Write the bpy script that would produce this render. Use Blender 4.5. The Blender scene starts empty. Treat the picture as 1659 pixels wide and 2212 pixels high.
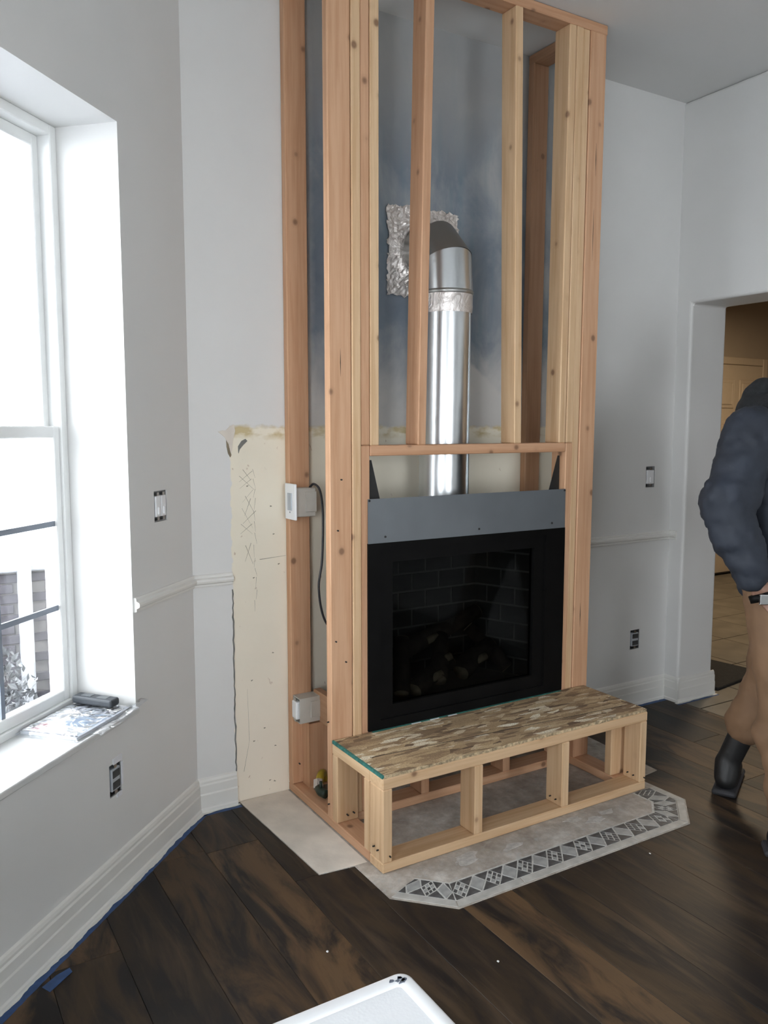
import bpy, bmesh, math, random
from mathutils import Vector, Matrix, Euler
random.seed(7)
scene = bpy.context.scene
col = scene.collection

# ------------------------------------------------------------------ camera
F_PX = 1770.6
YAW, PITCH = -0.5409, -0.1048
CAM = Vector((-1.3103, -2.9316, 1.4689))
cam_d = bpy.data.cameras.new('camera')
cam_d.sensor_fit = 'VERTICAL'; cam_d.sensor_height = 36.0
cam_d.lens = F_PX * 36.0 / 2212.0
cam_d.clip_start = 0.02
cam = bpy.data.objects.new('camera', cam_d); col.objects.link(cam)
cam.location = CAM
cam.rotation_euler = Euler((math.pi/2 + PITCH, 0, YAW), 'XYZ')
scene.camera = cam

# ------------------------------------------------------------------ world, exposure
world = bpy.data.worlds.new('overcast_sky'); scene.world = world; world.use_nodes = True
bg = world.node_tree.nodes['Background']
bg.inputs[0].default_value = (0.955, 0.96, 0.985, 1); bg.inputs[1].default_value = 1.0
scene.view_settings.view_transform = 'Standard'; scene.view_settings.look = 'None'
scene.view_settings.gamma = 1.0; scene.view_settings.use_curve_mapping = False
scene.view_settings.exposure = 3.80
scene.cycles.max_bounces = 6; scene.cycles.diffuse_bounces = 4; scene.cycles.glossy_bounces = 3; scene.cycles.transmission_bounces = 2
scene.cycles.use_adaptive_sampling = True; scene.cycles.adaptive_threshold = .1; scene.cycles.adaptive_min_samples = 16
scene.cycles.transparent_max_bounces = 8
scene.cycles.sample_clamp_indirect = 6.0
scene.cycles.caustics_reflective = False; scene.cycles.caustics_refractive = False
scene.cycles.use_denoising = True

S = 2 ** -.5
LD = Vector((-S, -S, 0)); LN = Vector((S, -S, 0)); L0 = Vector((-.376, 0, 0))   # angled window wall
H_CEIL = 3.09
YF = -.3815          # front face of the tall frame
YB = -.7436          # front face of the bench
XR = 1.263           # right side of the tall frame
def LP(t, off, z): return L0 + LD*t - LN*off + Vector((0, 0, z))

def portal(name, center, normal, w, h):
    l = bpy.data.lights.new(name, 'AREA'); l.shape = 'RECTANGLE'; l.size = w; l.size_y = h
    l.cycles.is_portal = True
    o = bpy.data.objects.new(name, l); col.objects.link(o)
    o.location = center
    o.rotation_euler = Vector(normal).to_track_quat('-Z', 'Y').to_euler()
    return o
portal('window_daylight_portal', LP(.89, .30, 1.47), LN, .96, 1.86)
portal('fill_window_portal', (-.65, -6.66, 1.5), (0, 1, 0), 2.1, 1.8)  # portal of the added rear fill window
portal('bay_daylight_portal', (-2.20, -3.0, 1.47), (1, 0, 0), 1.9, 1.86)
# warm ceiling lamp of the hall
hl = bpy.data.lights.new('hall_lamp', 'AREA'); hl.size = .5; hl.energy = 3.8; hl.color = (1.0, .80, .56)
ho = bpy.data.objects.new('hall_lamp', hl); col.objects.link(ho); ho.location = (4.4, .9, 2.6)

# ------------------------------------------------------------------ helpers
WM = {}
def attach(o, parent):
    o.parent = parent
    o.matrix_parent_inverse = WM[parent].inverted()
def link(name, me, mat=None, parent=None, M=None):
    o = bpy.data.objects.new(name, me); col.objects.link(o)
    if mat is not None and len(me.materials) == 0: me.materials.append(mat)
    M = M if M is not None else Matrix()
    o.matrix_basis = M; WM[o] = M.copy()
    if parent is not None: attach(o, parent)
    return o
def empty(name, loc):
    o = bpy.data.objects.new(name, None); col.objects.link(o); o.empty_display_size = .1
    o.location = loc; WM[o] = Matrix.Translation(loc)
    return o
def tag(o, label, cat, group=None):
    o['label'] = label; o['category'] = cat
    if group: o['group'] = group
    return o
def struct(o): o['kind'] = 'structure'; return o
def bm_box(bm, lo, hi, bev=0, seg=1, M=None):
    lo, hi = Vector(lo), Vector(hi); c = (lo+hi)/2; d = hi-lo
    r = bmesh.ops.create_cube(bm, size=1)
    vs = r['verts']
    for v in vs:
        v.co = Vector((v.co.x*d.x, v.co.y*d.y, v.co.z*d.z)) + c
    if bev:
        es = list({e for v in vs for e in v.link_edges})
        r2 = bmesh.ops.bevel(bm, geom=es, offset=bev, segments=seg, affect='EDGES', profile=.5)
        vs = list({v for f in r2['faces'] for v in f.verts} | {v for v in vs if v.is_valid})
    if M is not None:
        for v in vs: v.co = M @ v.co
    return vs
def mesh_of(bm, name, smooth=False):
    bmesh.ops.recalc_face_normals(bm, faces=bm.faces[:])
    me = bpy.data.meshes.new(name); bm.to_mesh(me); bm.free()
    if smooth:
        for p in me.polygons: p.use_smooth = True
    return me
def box(name, lo, hi, mat, parent=None, bev=0, seg=1):
    """one box, its origin at its centre"""
    lo, hi = Vector(lo), Vector(hi); c = (lo+hi)/2
    bm = bmesh.new(); bm_box(bm, lo-c, hi-c, bev, seg)
    return link(name, mesh_of(bm, name), mat, parent, Matrix.Translation(c))
def obox(name, M, lo, hi, mat, parent=None, bev=0, seg=1):
    """a box in the frame of the matrix M"""
    lo, hi = Vector(lo), Vector(hi); c = (lo+hi)/2
    bm = bmesh.new(); bm_box(bm, lo-c, hi-c, bev, seg)
    return link(name, mesh_of(bm, name), mat, parent, M @ Matrix.Translation(c))
def lumber(name, lo, hi, mat, parent, lean=(0, 0), bev=.0032):
    """a sawn board: local z runs along its length, so the grain does too"""
    lo, hi = Vector(lo), Vector(hi); ax = max(range(3), key=lambda i: hi[i]-lo[i])
    for i in range(3):
        if i != ax and i != 2: lo[i] += .0008; hi[i] -= .0008          # hairline gap between neighbours
    c = (lo+hi)/2; d = hi-lo
    ax = max(range(3), key=lambda i: d[i])
    if ax == 2: R = Matrix.Identity(4); ld = d
    elif ax == 0: R = Matrix.Rotation(math.pi/2, 4, 'Y'); ld = Vector((d.z, d.y, d.x))
    else: R = Matrix.Rotation(-math.pi/2, 4, 'X'); ld = Vector((d.x, d.z, d.y))
    bm = bmesh.new(); bm_box(bm, -ld/2, ld/2, bev)
    if lean != (0, 0):
        for v in bm.verts:
            f = (v.co.z + ld.z/2)/ld.z
            v.co.x += lean[0]*f; v.co.y += lean[1]*f
    return link(name, mesh_of(bm, name), mat, parent, Matrix.Translation(c) @ R)
def poly_prism(name, pts, z0, z1, mat, parent=None, bev=0):
    c = Vector((sum(p[0] for p in pts)/len(pts), sum(p[1] for p in pts)/len(pts), z0))
    bm = bmesh.new()
    vs = [bm.verts.new((p[0]-c.x, p[1]-c.y, 0)) for p in pts]
    f = bm.faces.new(vs)
    r = bmesh.ops.extrude_face_region(bm, geom=[f])
    for v in r['geom']:
        if isinstance(v, bmesh.types.BMVert): v.co.z += z1-z0
    if bev:
        top = [e for e in bm.edges if all(abs(v.co.z-(z1-z0)) < 1e-6 for v in e.verts)]
        bmesh.ops.bevel(bm, geom=top, offset=bev, segments=1, affect='EDGES')
    return link(name, mesh_of(bm, name), mat, parent, Matrix.Translation(c))
def tube(name, pts, r, mat, parent=None, n=10, cap=True, radii=None, smooth=True):
    """a tube along a polyline"""
    pts = [Vector(p) for p in pts]; c = pts[0].copy(); bm = bmesh.new(); rings = []
    prev = None
    for i, p in enumerate(pts):
        t = (pts[min(i+1, len(pts)-1)] - pts[max(i-1, 0)]).normalized()
        if prev is None:
            a = t.orthogonal().normalized()
        else:
            a = (prev - t*prev.dot(t)).normalized()
        prev = a; b = t.cross(a)
        rr = radii[i] if radii else r
        rings.append([bm.verts.new(p - c + a*rr*math.cos(2*math.pi*k/n) + b*rr*math.sin(2*math.pi*k/n)) for k in range(n)])
    for i in range(len(rings)-1):
        for k in range(n):
            bm.faces.new((rings[i][k], rings[i][(k+1) % n], rings[i+1][(k+1) % n], rings[i+1][k]))
    if cap:
        bm.faces.new(rings[0][::-1]); bm.faces.new(rings[-1])
    return link(name, mesh_of(bm, name, smooth), mat, parent, Matrix.Translation(c))
def spline(P, n=8):
    """Catmull-Rom through the points"""
    P = [Vector(p) for p in P]; Q = [P[0]*2-P[1]] + P + [P[-1]*2-P[-2]]; out = []
    for i in range(1, len(Q)-2):
        for k in range(n):
            t = k/n; a, b, c, d = Q[i-1], Q[i], Q[i+1], Q[i+2]
            out.append(.5*((2*b) + (c-a)*t + (2*a-5*b+4*c-d)*t*t + (3*b-a-3*c+d)*t**3))
    return out + [P[-1]]
def sweep_profile(name, prof, a, b, nrm, mat, parent=None):
    """a moulding: prof = (out, z) points run from a to b along a wall whose room normal is nrm"""
    a, b, nrm = Vector((*a, 0)), Vector((*b, 0)), Vector((*nrm, 0)); bm = bmesh.new()
    A = [bm.verts.new(nrm*d + Vector((0, 0, z))) for d, z in prof]
    B = [bm.verts.new(b-a + nrm*d + Vector((0, 0, z))) for d, z in prof]
    n = len(prof)
    for i in range(n):
        bm.faces.new((A[i], A[(i+1) % n], B[(i+1) % n], B[i]))
    bm.faces.new(A); bm.faces.new(B[::-1])
    return link(name, mesh_of(bm, name), mat, parent, Matrix.Translation(a))
def wall_mesh(name, u0, u1, z0, z1, th, holes, M, mat, bevel=0):
    """a wall in the frame M (x along, y = thickness away from the room, z up) with rectangular holes"""
    us = sorted({u0, u1} | {h[0] for h in holes} | {h[1] for h in holes}); zs = sorted({z0, z1} | {h[2] for h in holes} | {h[3] for h in holes})
    us = [u for u in us if u0 <= u <= u1]; zs = [z for z in zs if z0 <= z <= z1]
    def solid(i, j):
        if i < 0 or j < 0 or i >= len(us)-1 or j >= len(zs)-1: return False
        uc, zc = (us[i]+us[i+1])/2, (zs[j]+zs[j+1])/2
        return not any(h[0] < uc < h[1] and h[2] < zc < h[3] for h in holes)
    bm = bmesh.new(); V = {}
    def v(i, j, k):
        if (i, j, k) not in V: V[i, j, k] = bm.verts.new((us[i], th*k, zs[j]))
        return V[i, j, k]
    for i in range(len(us)-1):
        for j in range(len(zs)-1):
            if not solid(i, j): continue
            for k in (0, 1): bm.faces.new([v(i, j, k), v(i+1, j, k), v(i+1, j+1, k), v(i, j+1, k)])
            for di, dj, e in ((-1, 0, ((i, j), (i, j+1))), (1, 0, ((i+1, j), (i+1, j+1))), (0, -1, ((i, j), (i+1, j))), (0, 1, ((i, j+1), (i+1, j+1)))):
                if not solid(i+di, j+dj):
                    (a, b), (c, d) = e
                    bm.faces.new([v(a, b, 0), v(c, d, 0), v(c, d, 1), v(a, b, 1)])
    o = link(name, mesh_of(bm, name), mat, None, M)
    if bevel:
        m = o.modifiers.new('rounded', 'BEVEL'); m.width = bevel; m.segments = 3; m.limit_method = 'ANGLE'; m.angle_limit = math.radians(60)
    return struct(o)

# ------------------------------------------------------------------ materials
class NT:
    def __init__(s, name):
        s.m = bpy.data.materials.new(name); s.m.use_nodes = True
        s.t = s.m.node_tree; s.b = s.t.nodes['Principled BSDF']; s.out = s.t.nodes['Material Output']
    def n(s, typ, **kw):
        nd = s.t.nodes.new(typ)
        for k, v in kw.items():
            if k.startswith('_'):
                setattr(nd, k[1:], v)
            else:
                key = int(k[1:]) if k[0] == 'i' and k[1:].isdigit() else k.replace('__', ' ')
                if hasattr(v, 'links') or isinstance(v, bpy.types.NodeSocket): s.t.links.new(v, nd.inputs[key])
                else: nd.inputs[key].default_value = v
        return nd
    def l(s, a, b): s.t.links.new(a, b)
    def ramp(s, fac, stops, interp='LINEAR'):
        r = s.n('ShaderNodeValToRGB'); r.color_ramp.interpolation = interp
        el = r.color_ramp.elements
        while len(el) < len(stops): el.new(.5)
        for e, (p, c) in zip(el, stops):
            e.position = p; e.color = (*c, 1) if len(c) == 3 else c
        s.l(fac, r.inputs[0]); return r.outputs[0]
    def mix(s, fac, a, b, mode='MIX'):
        m = s.n('ShaderNodeMix', _data_type='RGBA', _blend_type=mode)
        for key, v in ((0, fac), (6, a), (7, b)):
            if isinstance(v, bpy.types.NodeSocket): s.l(v, m.inputs[key])
            elif key == 0: m.inputs[0].default_value = v
            else: m.inputs[key].default_value = (*v, 1)
        return m.outputs[2]
    def math(s, op, a, b=0.0, clamp=False):
        m = s.n('ShaderNodeMath', _operation=op, _use_clamp=clamp)
        for i, v in enumerate((a, b)):
            if isinstance(v, bpy.types.NodeSocket): s.l(v, m.inputs[i])
            else: m.inputs[i].default_value = v
        return m.outputs[0]
    def coord(s, scale=(1, 1, 1), rnd=0.0, rot=(0, 0, 0), loc=(0, 0, 0), which='Object'):
        tc = s.n('ShaderNodeTexCoord').outputs[which]
        if rnd:
            oi = s.n('ShaderNodeObjectInfo').outputs['Random']
            k = s.math('MULTIPLY', oi, rnd)
            va = s.n('ShaderNodeVectorMath', _operation='ADD'); s.l(tc, va.inputs[0]); s.l(k, va.inputs[1]); tc = va.outputs[0]
        mp = s.n('ShaderNodeMapping'); s.l(tc, mp.inputs[0])
        mp.inputs['Scale'].default_value = scale; mp.inputs['Rotation'].default_value = rot; mp.inputs['Location'].default_value = loc
        return mp.outputs[0]
    def noise(s, vec, scale, detail=4, rough=.5, dist=0):
        nd = s.n('ShaderNodeTexNoise'); s.l(vec, nd.inputs['Vector'])
        nd.inputs['Scale'].default_value = scale; nd.inputs['Detail'].default_value = detail
        nd.inputs['Roughness'].default_value = rough; nd.inputs['Distortion'].default_value = dist
        return nd.outputs['Fac']
    def bump(s, h, strength=.2, dist=.01):
        b = s.n('ShaderNodeBump'); b.inputs['Strength'].default_value = strength; b.inputs['Distance'].default_value = dist
        s.l(h, b.inputs['Height']); s.l(b.outputs[0], s.b.inputs['Normal'])
    def fin(s, colr=None, rough=None, metal=None, spec=None):
        for key, v in (('Base Color', colr), ('Roughness', rough), ('Metallic', metal), ('Specular IOR Level', spec)):
            if v is None: continue
            if isinstance(v, bpy.types.NodeSocket): s.l(v, s.b.inputs[key])
            else: s.b.inputs[key].default_value = (*v, 1) if isinstance(v, tuple) else v
        return s.m
def plain(name, c, rough=.6, metal=0.0, vary=.08, scale=20, bump=0.0, spec=None, bscale=None):
    t = NT(name); v = t.coord()
    n = t.noise(v, scale, 2)
    a = tuple(x*(1-vary) for x in c); b = tuple(min(1, x*(1+vary)) for x in c)
    cc = t.ramp(n, [(.3, a), (.7, b)])
    if bump: t.bump(t.noise(v, bscale or scale*6, 3), bump, .004)
    return t.fin(cc, rough, metal, spec)

M = {}
M['paint'] = plain('wall_paint', (.70, .70, .685), .55, vary=.015, scale=3)
M['trim'] = plain('trim_paint', (.74, .735, .70), .35, vary=.015, scale=6)
M['ceiling'] = plain('ceiling_paint', (.70, .70, .69), .8, vary=.015, scale=3)
M['hall_paint'] = plain('hall_paint', (.42, .35, .27), .6, vary=.03, scale=3)
M['vinyl'] = plain('white_vinyl', (.80, .81, .80), .3, vary=.01)
M['muntin'] = plain('grey_muntin', (.20, .23, .28), .4, vary=.03)
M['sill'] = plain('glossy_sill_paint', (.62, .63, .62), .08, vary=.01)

def wood(name, c1, c2, knot=1.0):
    t = NT(name)
    v = t.coord((26, 26, 1.1), rnd=13)
    g = t.noise(v, 2.2, 4, .6, .25)
    v2 = t.coord((70, 70, 1.4), rnd=5)
    fine = t.noise(v2, 2.0, 3)
    oi = t.n('ShaderNodeObjectInfo').outputs['Random']
    base = t.mix(t.math('MULTIPLY', t.math('FRACT', t.math('MULTIPLY', oi, 7.31)), 1.0), c1, c2)
    dark = t.mix(1.0, base, (.86, .79, .72), 'MULTIPLY')
    cc = t.mix(t.ramp(g, [(.42, (0, 0, 0)), (.66, (1, 1, 1))]), base, dark)
    cc = t.mix(t.math('MULTIPLY', fine, .16), cc, (.30, .17, .09))
    vk = t.coord((1, 1, .85), rnd=29)
    vo = t.n('ShaderNodeTexVoronoi', _feature='F1'); t.l(vk, vo.inputs['Vector']); vo.inputs['Scale'].default_value = 8.5
    k = t.ramp(vo.outputs['Distance'], [(.06, (1, 1, 1)), (.115, (0, 0, 0))])
    ring = t.ramp(vo.outputs['Distance'], [(.08, (.55, .55, .55)), (.19, (0, 0, 0))])
    cc = t.mix(t.math('MULTIPLY', ring, .55*knot), cc, (.36, .20, .11))
    cc = t.mix(t.math('MULTIPLY', k, .8*knot), cc, (.19, .095, .05))
    return t.fin(cc, .62)
M['pine'] = wood('pine_pink', (.60, .345, .205), (.67, .405, .245))
M['pine_pale'] = wood('pine_pale', (.70, .48, .285), (.76, .54, .33))
M['pine_dark'] = wood('pine_brown', (.40, .225, .13), (.45, .26, .15))

def osb():
    t = NT('chipboard')
    tc = t.n('ShaderNodeTexCoord').outputs['Object']
    warp = t.n('ShaderNodeTexNoise'); t.l(tc, warp.inputs['Vector']); warp.inputs['Scale'].default_value = 40; warp.inputs['Detail'].default_value = 3
    va = t.n('ShaderNodeVectorMath', _operation='MULTIPLY_ADD'); t.l(warp.outputs['Color'], va.inputs[0]); va.inputs[1].default_value = (.008, .008, 0); t.l(tc, va.inputs[2])
    ch = []
    for rot, sc in ((.15, (11, 44, 1)), (.9, (13, 52, 1)), (-.6, (10, 42, 1)), (1.9, (17, 50, 1)), (-1.3, (15, 56, 1)), (2.6, (9, 60, 1))):
        mp = t.n('ShaderNodeMapping'); t.l(va.outputs[0], mp.inputs[0]); mp.inputs['Rotation'].default_value = (0, 0, rot); mp.inputs['Scale'].default_value = sc; mp.inputs['Location'].default_value = (rot*7, rot*3, .5)
        vo = t.n('ShaderNodeTexVoronoi', _feature='F1', _voronoi_dimensions='2D'); t.l(mp.outputs[0], vo.inputs['Vector']); vo.inputs['Scale'].default_value = 1.0
        sp = t.n('ShaderNodeSeparateColor'); t.l(vo.outputs['Color'], sp.inputs[0]); ch.append((sp.outputs[0], sp.outputs[1]))
    h, g = ch[0]
    for h2, g2 in ch[1:]:
        gt = t.math('GREATER_THAN', h2, h)
        mx = t.n('ShaderNodeMix', _data_type='FLOAT'); t.l(gt, mx.inputs[0]); t.l(g, mx.inputs[2]); t.l(g2, mx.inputs[3])
        g = mx.outputs[0]; h = t.math('MAXIMUM', h, h2)
    cc = t.ramp(g, [(.0, (.12, .073, .04)), (.3, (.32, .21, .117)), (.62, (.49, .345, .19)), (.86, (.62, .47, .285)), (1, (.9, .83, .66))])
    fine = t.noise(t.coord((1, 1, 1)), 180, 4)
    cc = t.mix(t.math('MULTIPLY', t.ramp(fine, [(.4, (0, 0, 0)), (.7, (1, 1, 1))]), .5), cc, (.12, .075, .045))
    big = t.noise(t.coord((1, 1, 1)), 7, 3)
    cc = t.mix(t.math('MULTIPLY', t.ramp(big, [(.45, (0, 0, 0)), (.7, (1, 1, 1))]), .4), cc, (.25, .165, .10))
    t.bump(h, .6, .004)
    return t.fin(cc, .85)
M['osb'] = osb()
M['osb_edge'] = plain('rough_board_edge', (.48, .37, .23), .9, vary=.5, scale=90, bump=.8, bscale=140)
M['green_edge'] = plain('green_sealer', (.03, .16, .135), .7, vary=.35, scale=60)

def plank():
    t = NT('dark_floor_plank')
    oi = t.n('ShaderNodeObjectInfo').outputs['Random']
    r = t.math('FRACT', t.math('MULTIPLY', oi, 11.7))
    base = t.ramp(r, [(0, (.024, .018, .014)), (.3, (.054, .035, .020)), (.65, (.088, .053, .028)), (1, (.140, .083, .042))])
    v = t.coord((3.4, .8, 3.4), rnd=17)
    g = t.noise(v, 2.8, 6, .62, .9)
    cc = t.mix(t.ramp(g, [(.40, (1, 1, 1)), (.58, (0, 0, 0))]), base, (.016, .0135, .013))
    light = t.noise(t.coord((6, .7, 6), rnd=23), 2.6, 5, .6, .6)
    cc = t.mix(t.ramp(light, [(.52, (0, 0, 0)), (.75, (.75, .75, .75))]), cc, (.105, .068, .040))
    fine = t.noise(t.coord((90, 3, 90), rnd=3), 2, 3)
    cc = t.mix(t.math('MULTIPLY', fine, .22), cc, (.02, .016, .013))
    t.bump(fine, .15, .002)
    return t.fin(cc, .47, spec=.22)
M['plank'] = plank()

def thinset():
    t = NT('bare_thinset')
    v = t.coord()
    a = t.noise(v, 13, 7, .68); b = t.noise(v, 45, 4)
    cc = t.ramp(a, [(.3, (.31, .27, .23)), (.5, (.44, .395, .345)), (.68, (.62, .59, .54))])
    cc = t.mix(t.ramp(b, [(.55, (0, 0, 0)), (.75, (.8, .8, .8))]), cc, (.46, .46, .44))
    t.bump(a, .35, .01)
    return t.fin(cc, .9)
M['thinset'] = thinset()
M['cement_board'] = plain('pale_cement_board', (.74, .68, .60), .9, vary=.14, scale=7, bump=.25, bscale=60)
M['smear'] = plain('dry_mortar_smear', (.52, .50, .47), .95, vary=.2, scale=50)
M['grout'] = plain('white_grout', (.56, .56, .53), .9, vary=.15, scale=60)
M['tile_dark'] = plain('dark_stone_tile', (.085, .085, .086), .5, vary=.35, scale=40)
M['tile_light'] = plain('pale_stone_tile', (.34, .345, .335), .5, vary=.18, scale=30)
M['tile_border'] = plain('beige_stone_tile', (.44, .43, .40), .55, vary=.16, scale=24)
M['hall_tile'] = plain('hall_floor_tile', (.125, .108, .082), .45, vary=.25, scale=5)
M['steel_grey'] = plain('grey_painted_steel', (.175, .19, .205), .42, .35, vary=.06, scale=6)
M['black_metal'] = plain('black_metal', (.0045, .0045, .0045), .5, vary=.2, scale=8, spec=.10)
M['black_bracket'] = plain('black_bracket', (.022, .022, .022), .5, .2)
M['soot_brick'] = plain('sooty_brick', (.052, .052, .049), .85, vary=.3, scale=18)
M['soot_mortar'] = plain('firebox_mortar', (.19, .19, .175), .9, vary=.15, scale=30)
M['log'] = plain('ceramic_log_bark', (.045, .034, .026), .9, vary=.5, scale=30, bump=.6, bscale=60)
M['log_end'] = plain('ceramic_log_cut', (.22, .18, .12), .85, vary=.3, scale=40)
M['galv'] = plain('galvanised_steel', (.60, .62, .63), .29, 1.0, vary=.05, scale=4)
M['galv_dull'] = plain('dull_galvanised_steel', (.40, .40, .385), .38, 1.0, vary=.06, scale=6)
def foil():
    t = NT('crinkled_foil')
    v = t.coord(); n = t.noise(v, 16, 4, .55, 2.2)
    t.bump(n, .45, .02)
    return t.fin(t.ramp(n, [(.3, (.60, .55, .52)), (.7, (.80, .76, .73))]), .34, .6)
M['foil'] = foil()
M['box_plastic'] = plain('beige_box_plastic', (.52, .50, .45), .5, vary=.05)
M['white_plastic'] = plain('white_plastic', (.78, .79, .80), .35, vary=.02)
M['plate_white'] = plain('white_cover_plate', (.84, .85, .86), .3, vary=.01)
M['grey_plastic'] = plain('grey_plastic', (.42, .45, .48), .4, vary=.03)
M['box_grey'] = plain('grey_box_inside', (.26, .265, .265), .7, vary=.2)
M['hole'] = plain('dark_box_inside', (.055, .055, .055), .8, vary=.3)
M['zinc'] = plain('zinc_strap', (.45, .45, .45), .35, 1.0, vary=.1)
M['black_cable'] = plain('black_cable', (.018, .017, .02), .45, vary=.05)
M['white_cable'] = plain('white_cable', (.70, .68, .62), .5, vary=.05)
M['blue_tape'] = plain('blue_masking_tape', (.030, .078, .21), .6, vary=.2, scale=30)
M['yellow'] = plain('yellow_plastic', (.42, .31, .03), .45, vary=.2)
M['dark_green'] = plain('dark_green_plastic', (.022, .045, .032), .4, vary=.2)
M['tool'] = plain('charcoal_rubber', (.045, .052, .06), .55, vary=.1)
M['tool_key'] = plain('grey_rubber', (.12, .13, .14), .5, vary=.1)
M['paper'] = plain('paper', (.72, .73, .76), .5, vary=.05)
M['red_print'] = plain('red_print', (.45, .10, .12), .5, vary=.1)
M['dark_print'] = plain('dark_print', (.09, .09, .12), .5, vary=.1)
M['blue_print'] = plain('blue_grey_print', (.22, .30, .40), .5, vary=.1)
def clear(name, tint, refl, rough=.03, bumpy=0):
    t = NT(name); t.t.nodes.remove(t.b)
    tr = t.n('ShaderNodeBsdfTransparent', Color=(*tint, 1))
    gl = t.n('ShaderNodeBsdfGlossy', Roughness=rough)
    if bumpy:
        b = t.n('ShaderNodeBump'); b.inputs['Strength'].default_value = bumpy; b.inputs['Distance'].default_value = .02
        t.l(t.noise(t.coord(), 22, 4, .6, 1.5), b.inputs['Height']); t.l(b.outputs[0], gl.inputs['Normal'])
    lw_ = t.n('ShaderNodeLayerWeight', Blend=.5)          # facing: 0 head-on, 1 at grazing, the same from both sides
    f = t.math('MULTIPLY', t.math('ADD', t.math('MULTIPLY', t.math('POWER', lw_.outputs['Facing'], 4.0), .9), .04), refl, True)
    mx = t.n('ShaderNodeMixShader'); t.l(f, mx.inputs[0]); t.l(tr.outputs[0], mx.inputs[1]); t.l(gl.outputs[0], mx.inputs[2])
    t.l(mx.outputs[0], t.out.inputs[0]); return t.m
M['glass'] = clear('window_glass', (.94, .96, .97), 1.0)
M['fire_glass'] = clear('smoked_fire_glass', (.50, .51, .51), .16, .02)
M['film'] = clear('clear_plastic_film', (.90, .93, .97), 3.2, .12, .9)
M['brick_out'] = plain('garden_brick', (.050, .047, .055), .9, vary=.3, scale=9)
M['mortar_out'] = plain('garden_mortar', (.12, .115, .115), .9, vary=.2, scale=9)
M['snow'] = plain('snow', (.30, .31, .33), .8, vary=.1)
M['leaf'] = plain('shrub_leaf', (.085, .09, .095), .7, vary=.75, scale=14)
M['twig'] = plain('shrub_twig', (.05, .04, .035), .8, vary=.3)
M['jacket'] = plain('navy_jacket_cloth', (.0145, .0195, .030), .75, vary=.18, scale=9, bump=.5, bscale=26)
M['collar'] = plain('dark_fleece', (.010, .0115, .013), .95, vary=.3, scale=60, bump=.6, bscale=200)
M['trousers'] = plain('tan_work_cloth', (.175, .100, .053), .8, vary=.14, scale=8, bump=.5, bscale=24)
M['boot'] = plain('black_boot_leather', (.009, .009, .0095), .5, vary=.2)
M['sole'] = plain('boot_sole', (.028, .028, .032), .7, vary=.2)
M['skin'] = plain('skin', (.24, .13, .09), .5, vary=.06, scale=12)
M['hair'] = plain('dark_hair', (.02, .014, .010), .6, vary=.3, scale=60)
M['chrome'] = plain('bright_metal', (.80, .82, .84), .18, 1.0, vary=.03)
M['mat'] = plain('black_door_mat', (.010, .010, .010), .95, vary=.3, scale=50, bump=.6, bscale=150)
M['door'] = plain('cream_door_paint', (.55, .45, .335), .45, vary=.02)
M['brass'] = plain('brass', (.55, .40, .16), .3, 1.0)
M['scratch'] = plain('old_scratch', (.27, .25, .19), .9, vary=.2)
M['scuff'] = plain('grey_scuff', (.12, .14, .18), .7, vary=.4, scale=80)
def table_mat():
    t = NT('moulded_white_plastic'); v = t.coord((1, 1, 1))
    w = t.n('ShaderNodeTexVoronoi', _feature='F1'); t.l(v, w.inputs['Vector']); w.inputs['Scale'].default_value = 260
    t.bump(w.outputs['Distance'], .12, .001)
    return t.fin((.80, .82, .84), .4)
M['table'] = table_mat()

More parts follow.
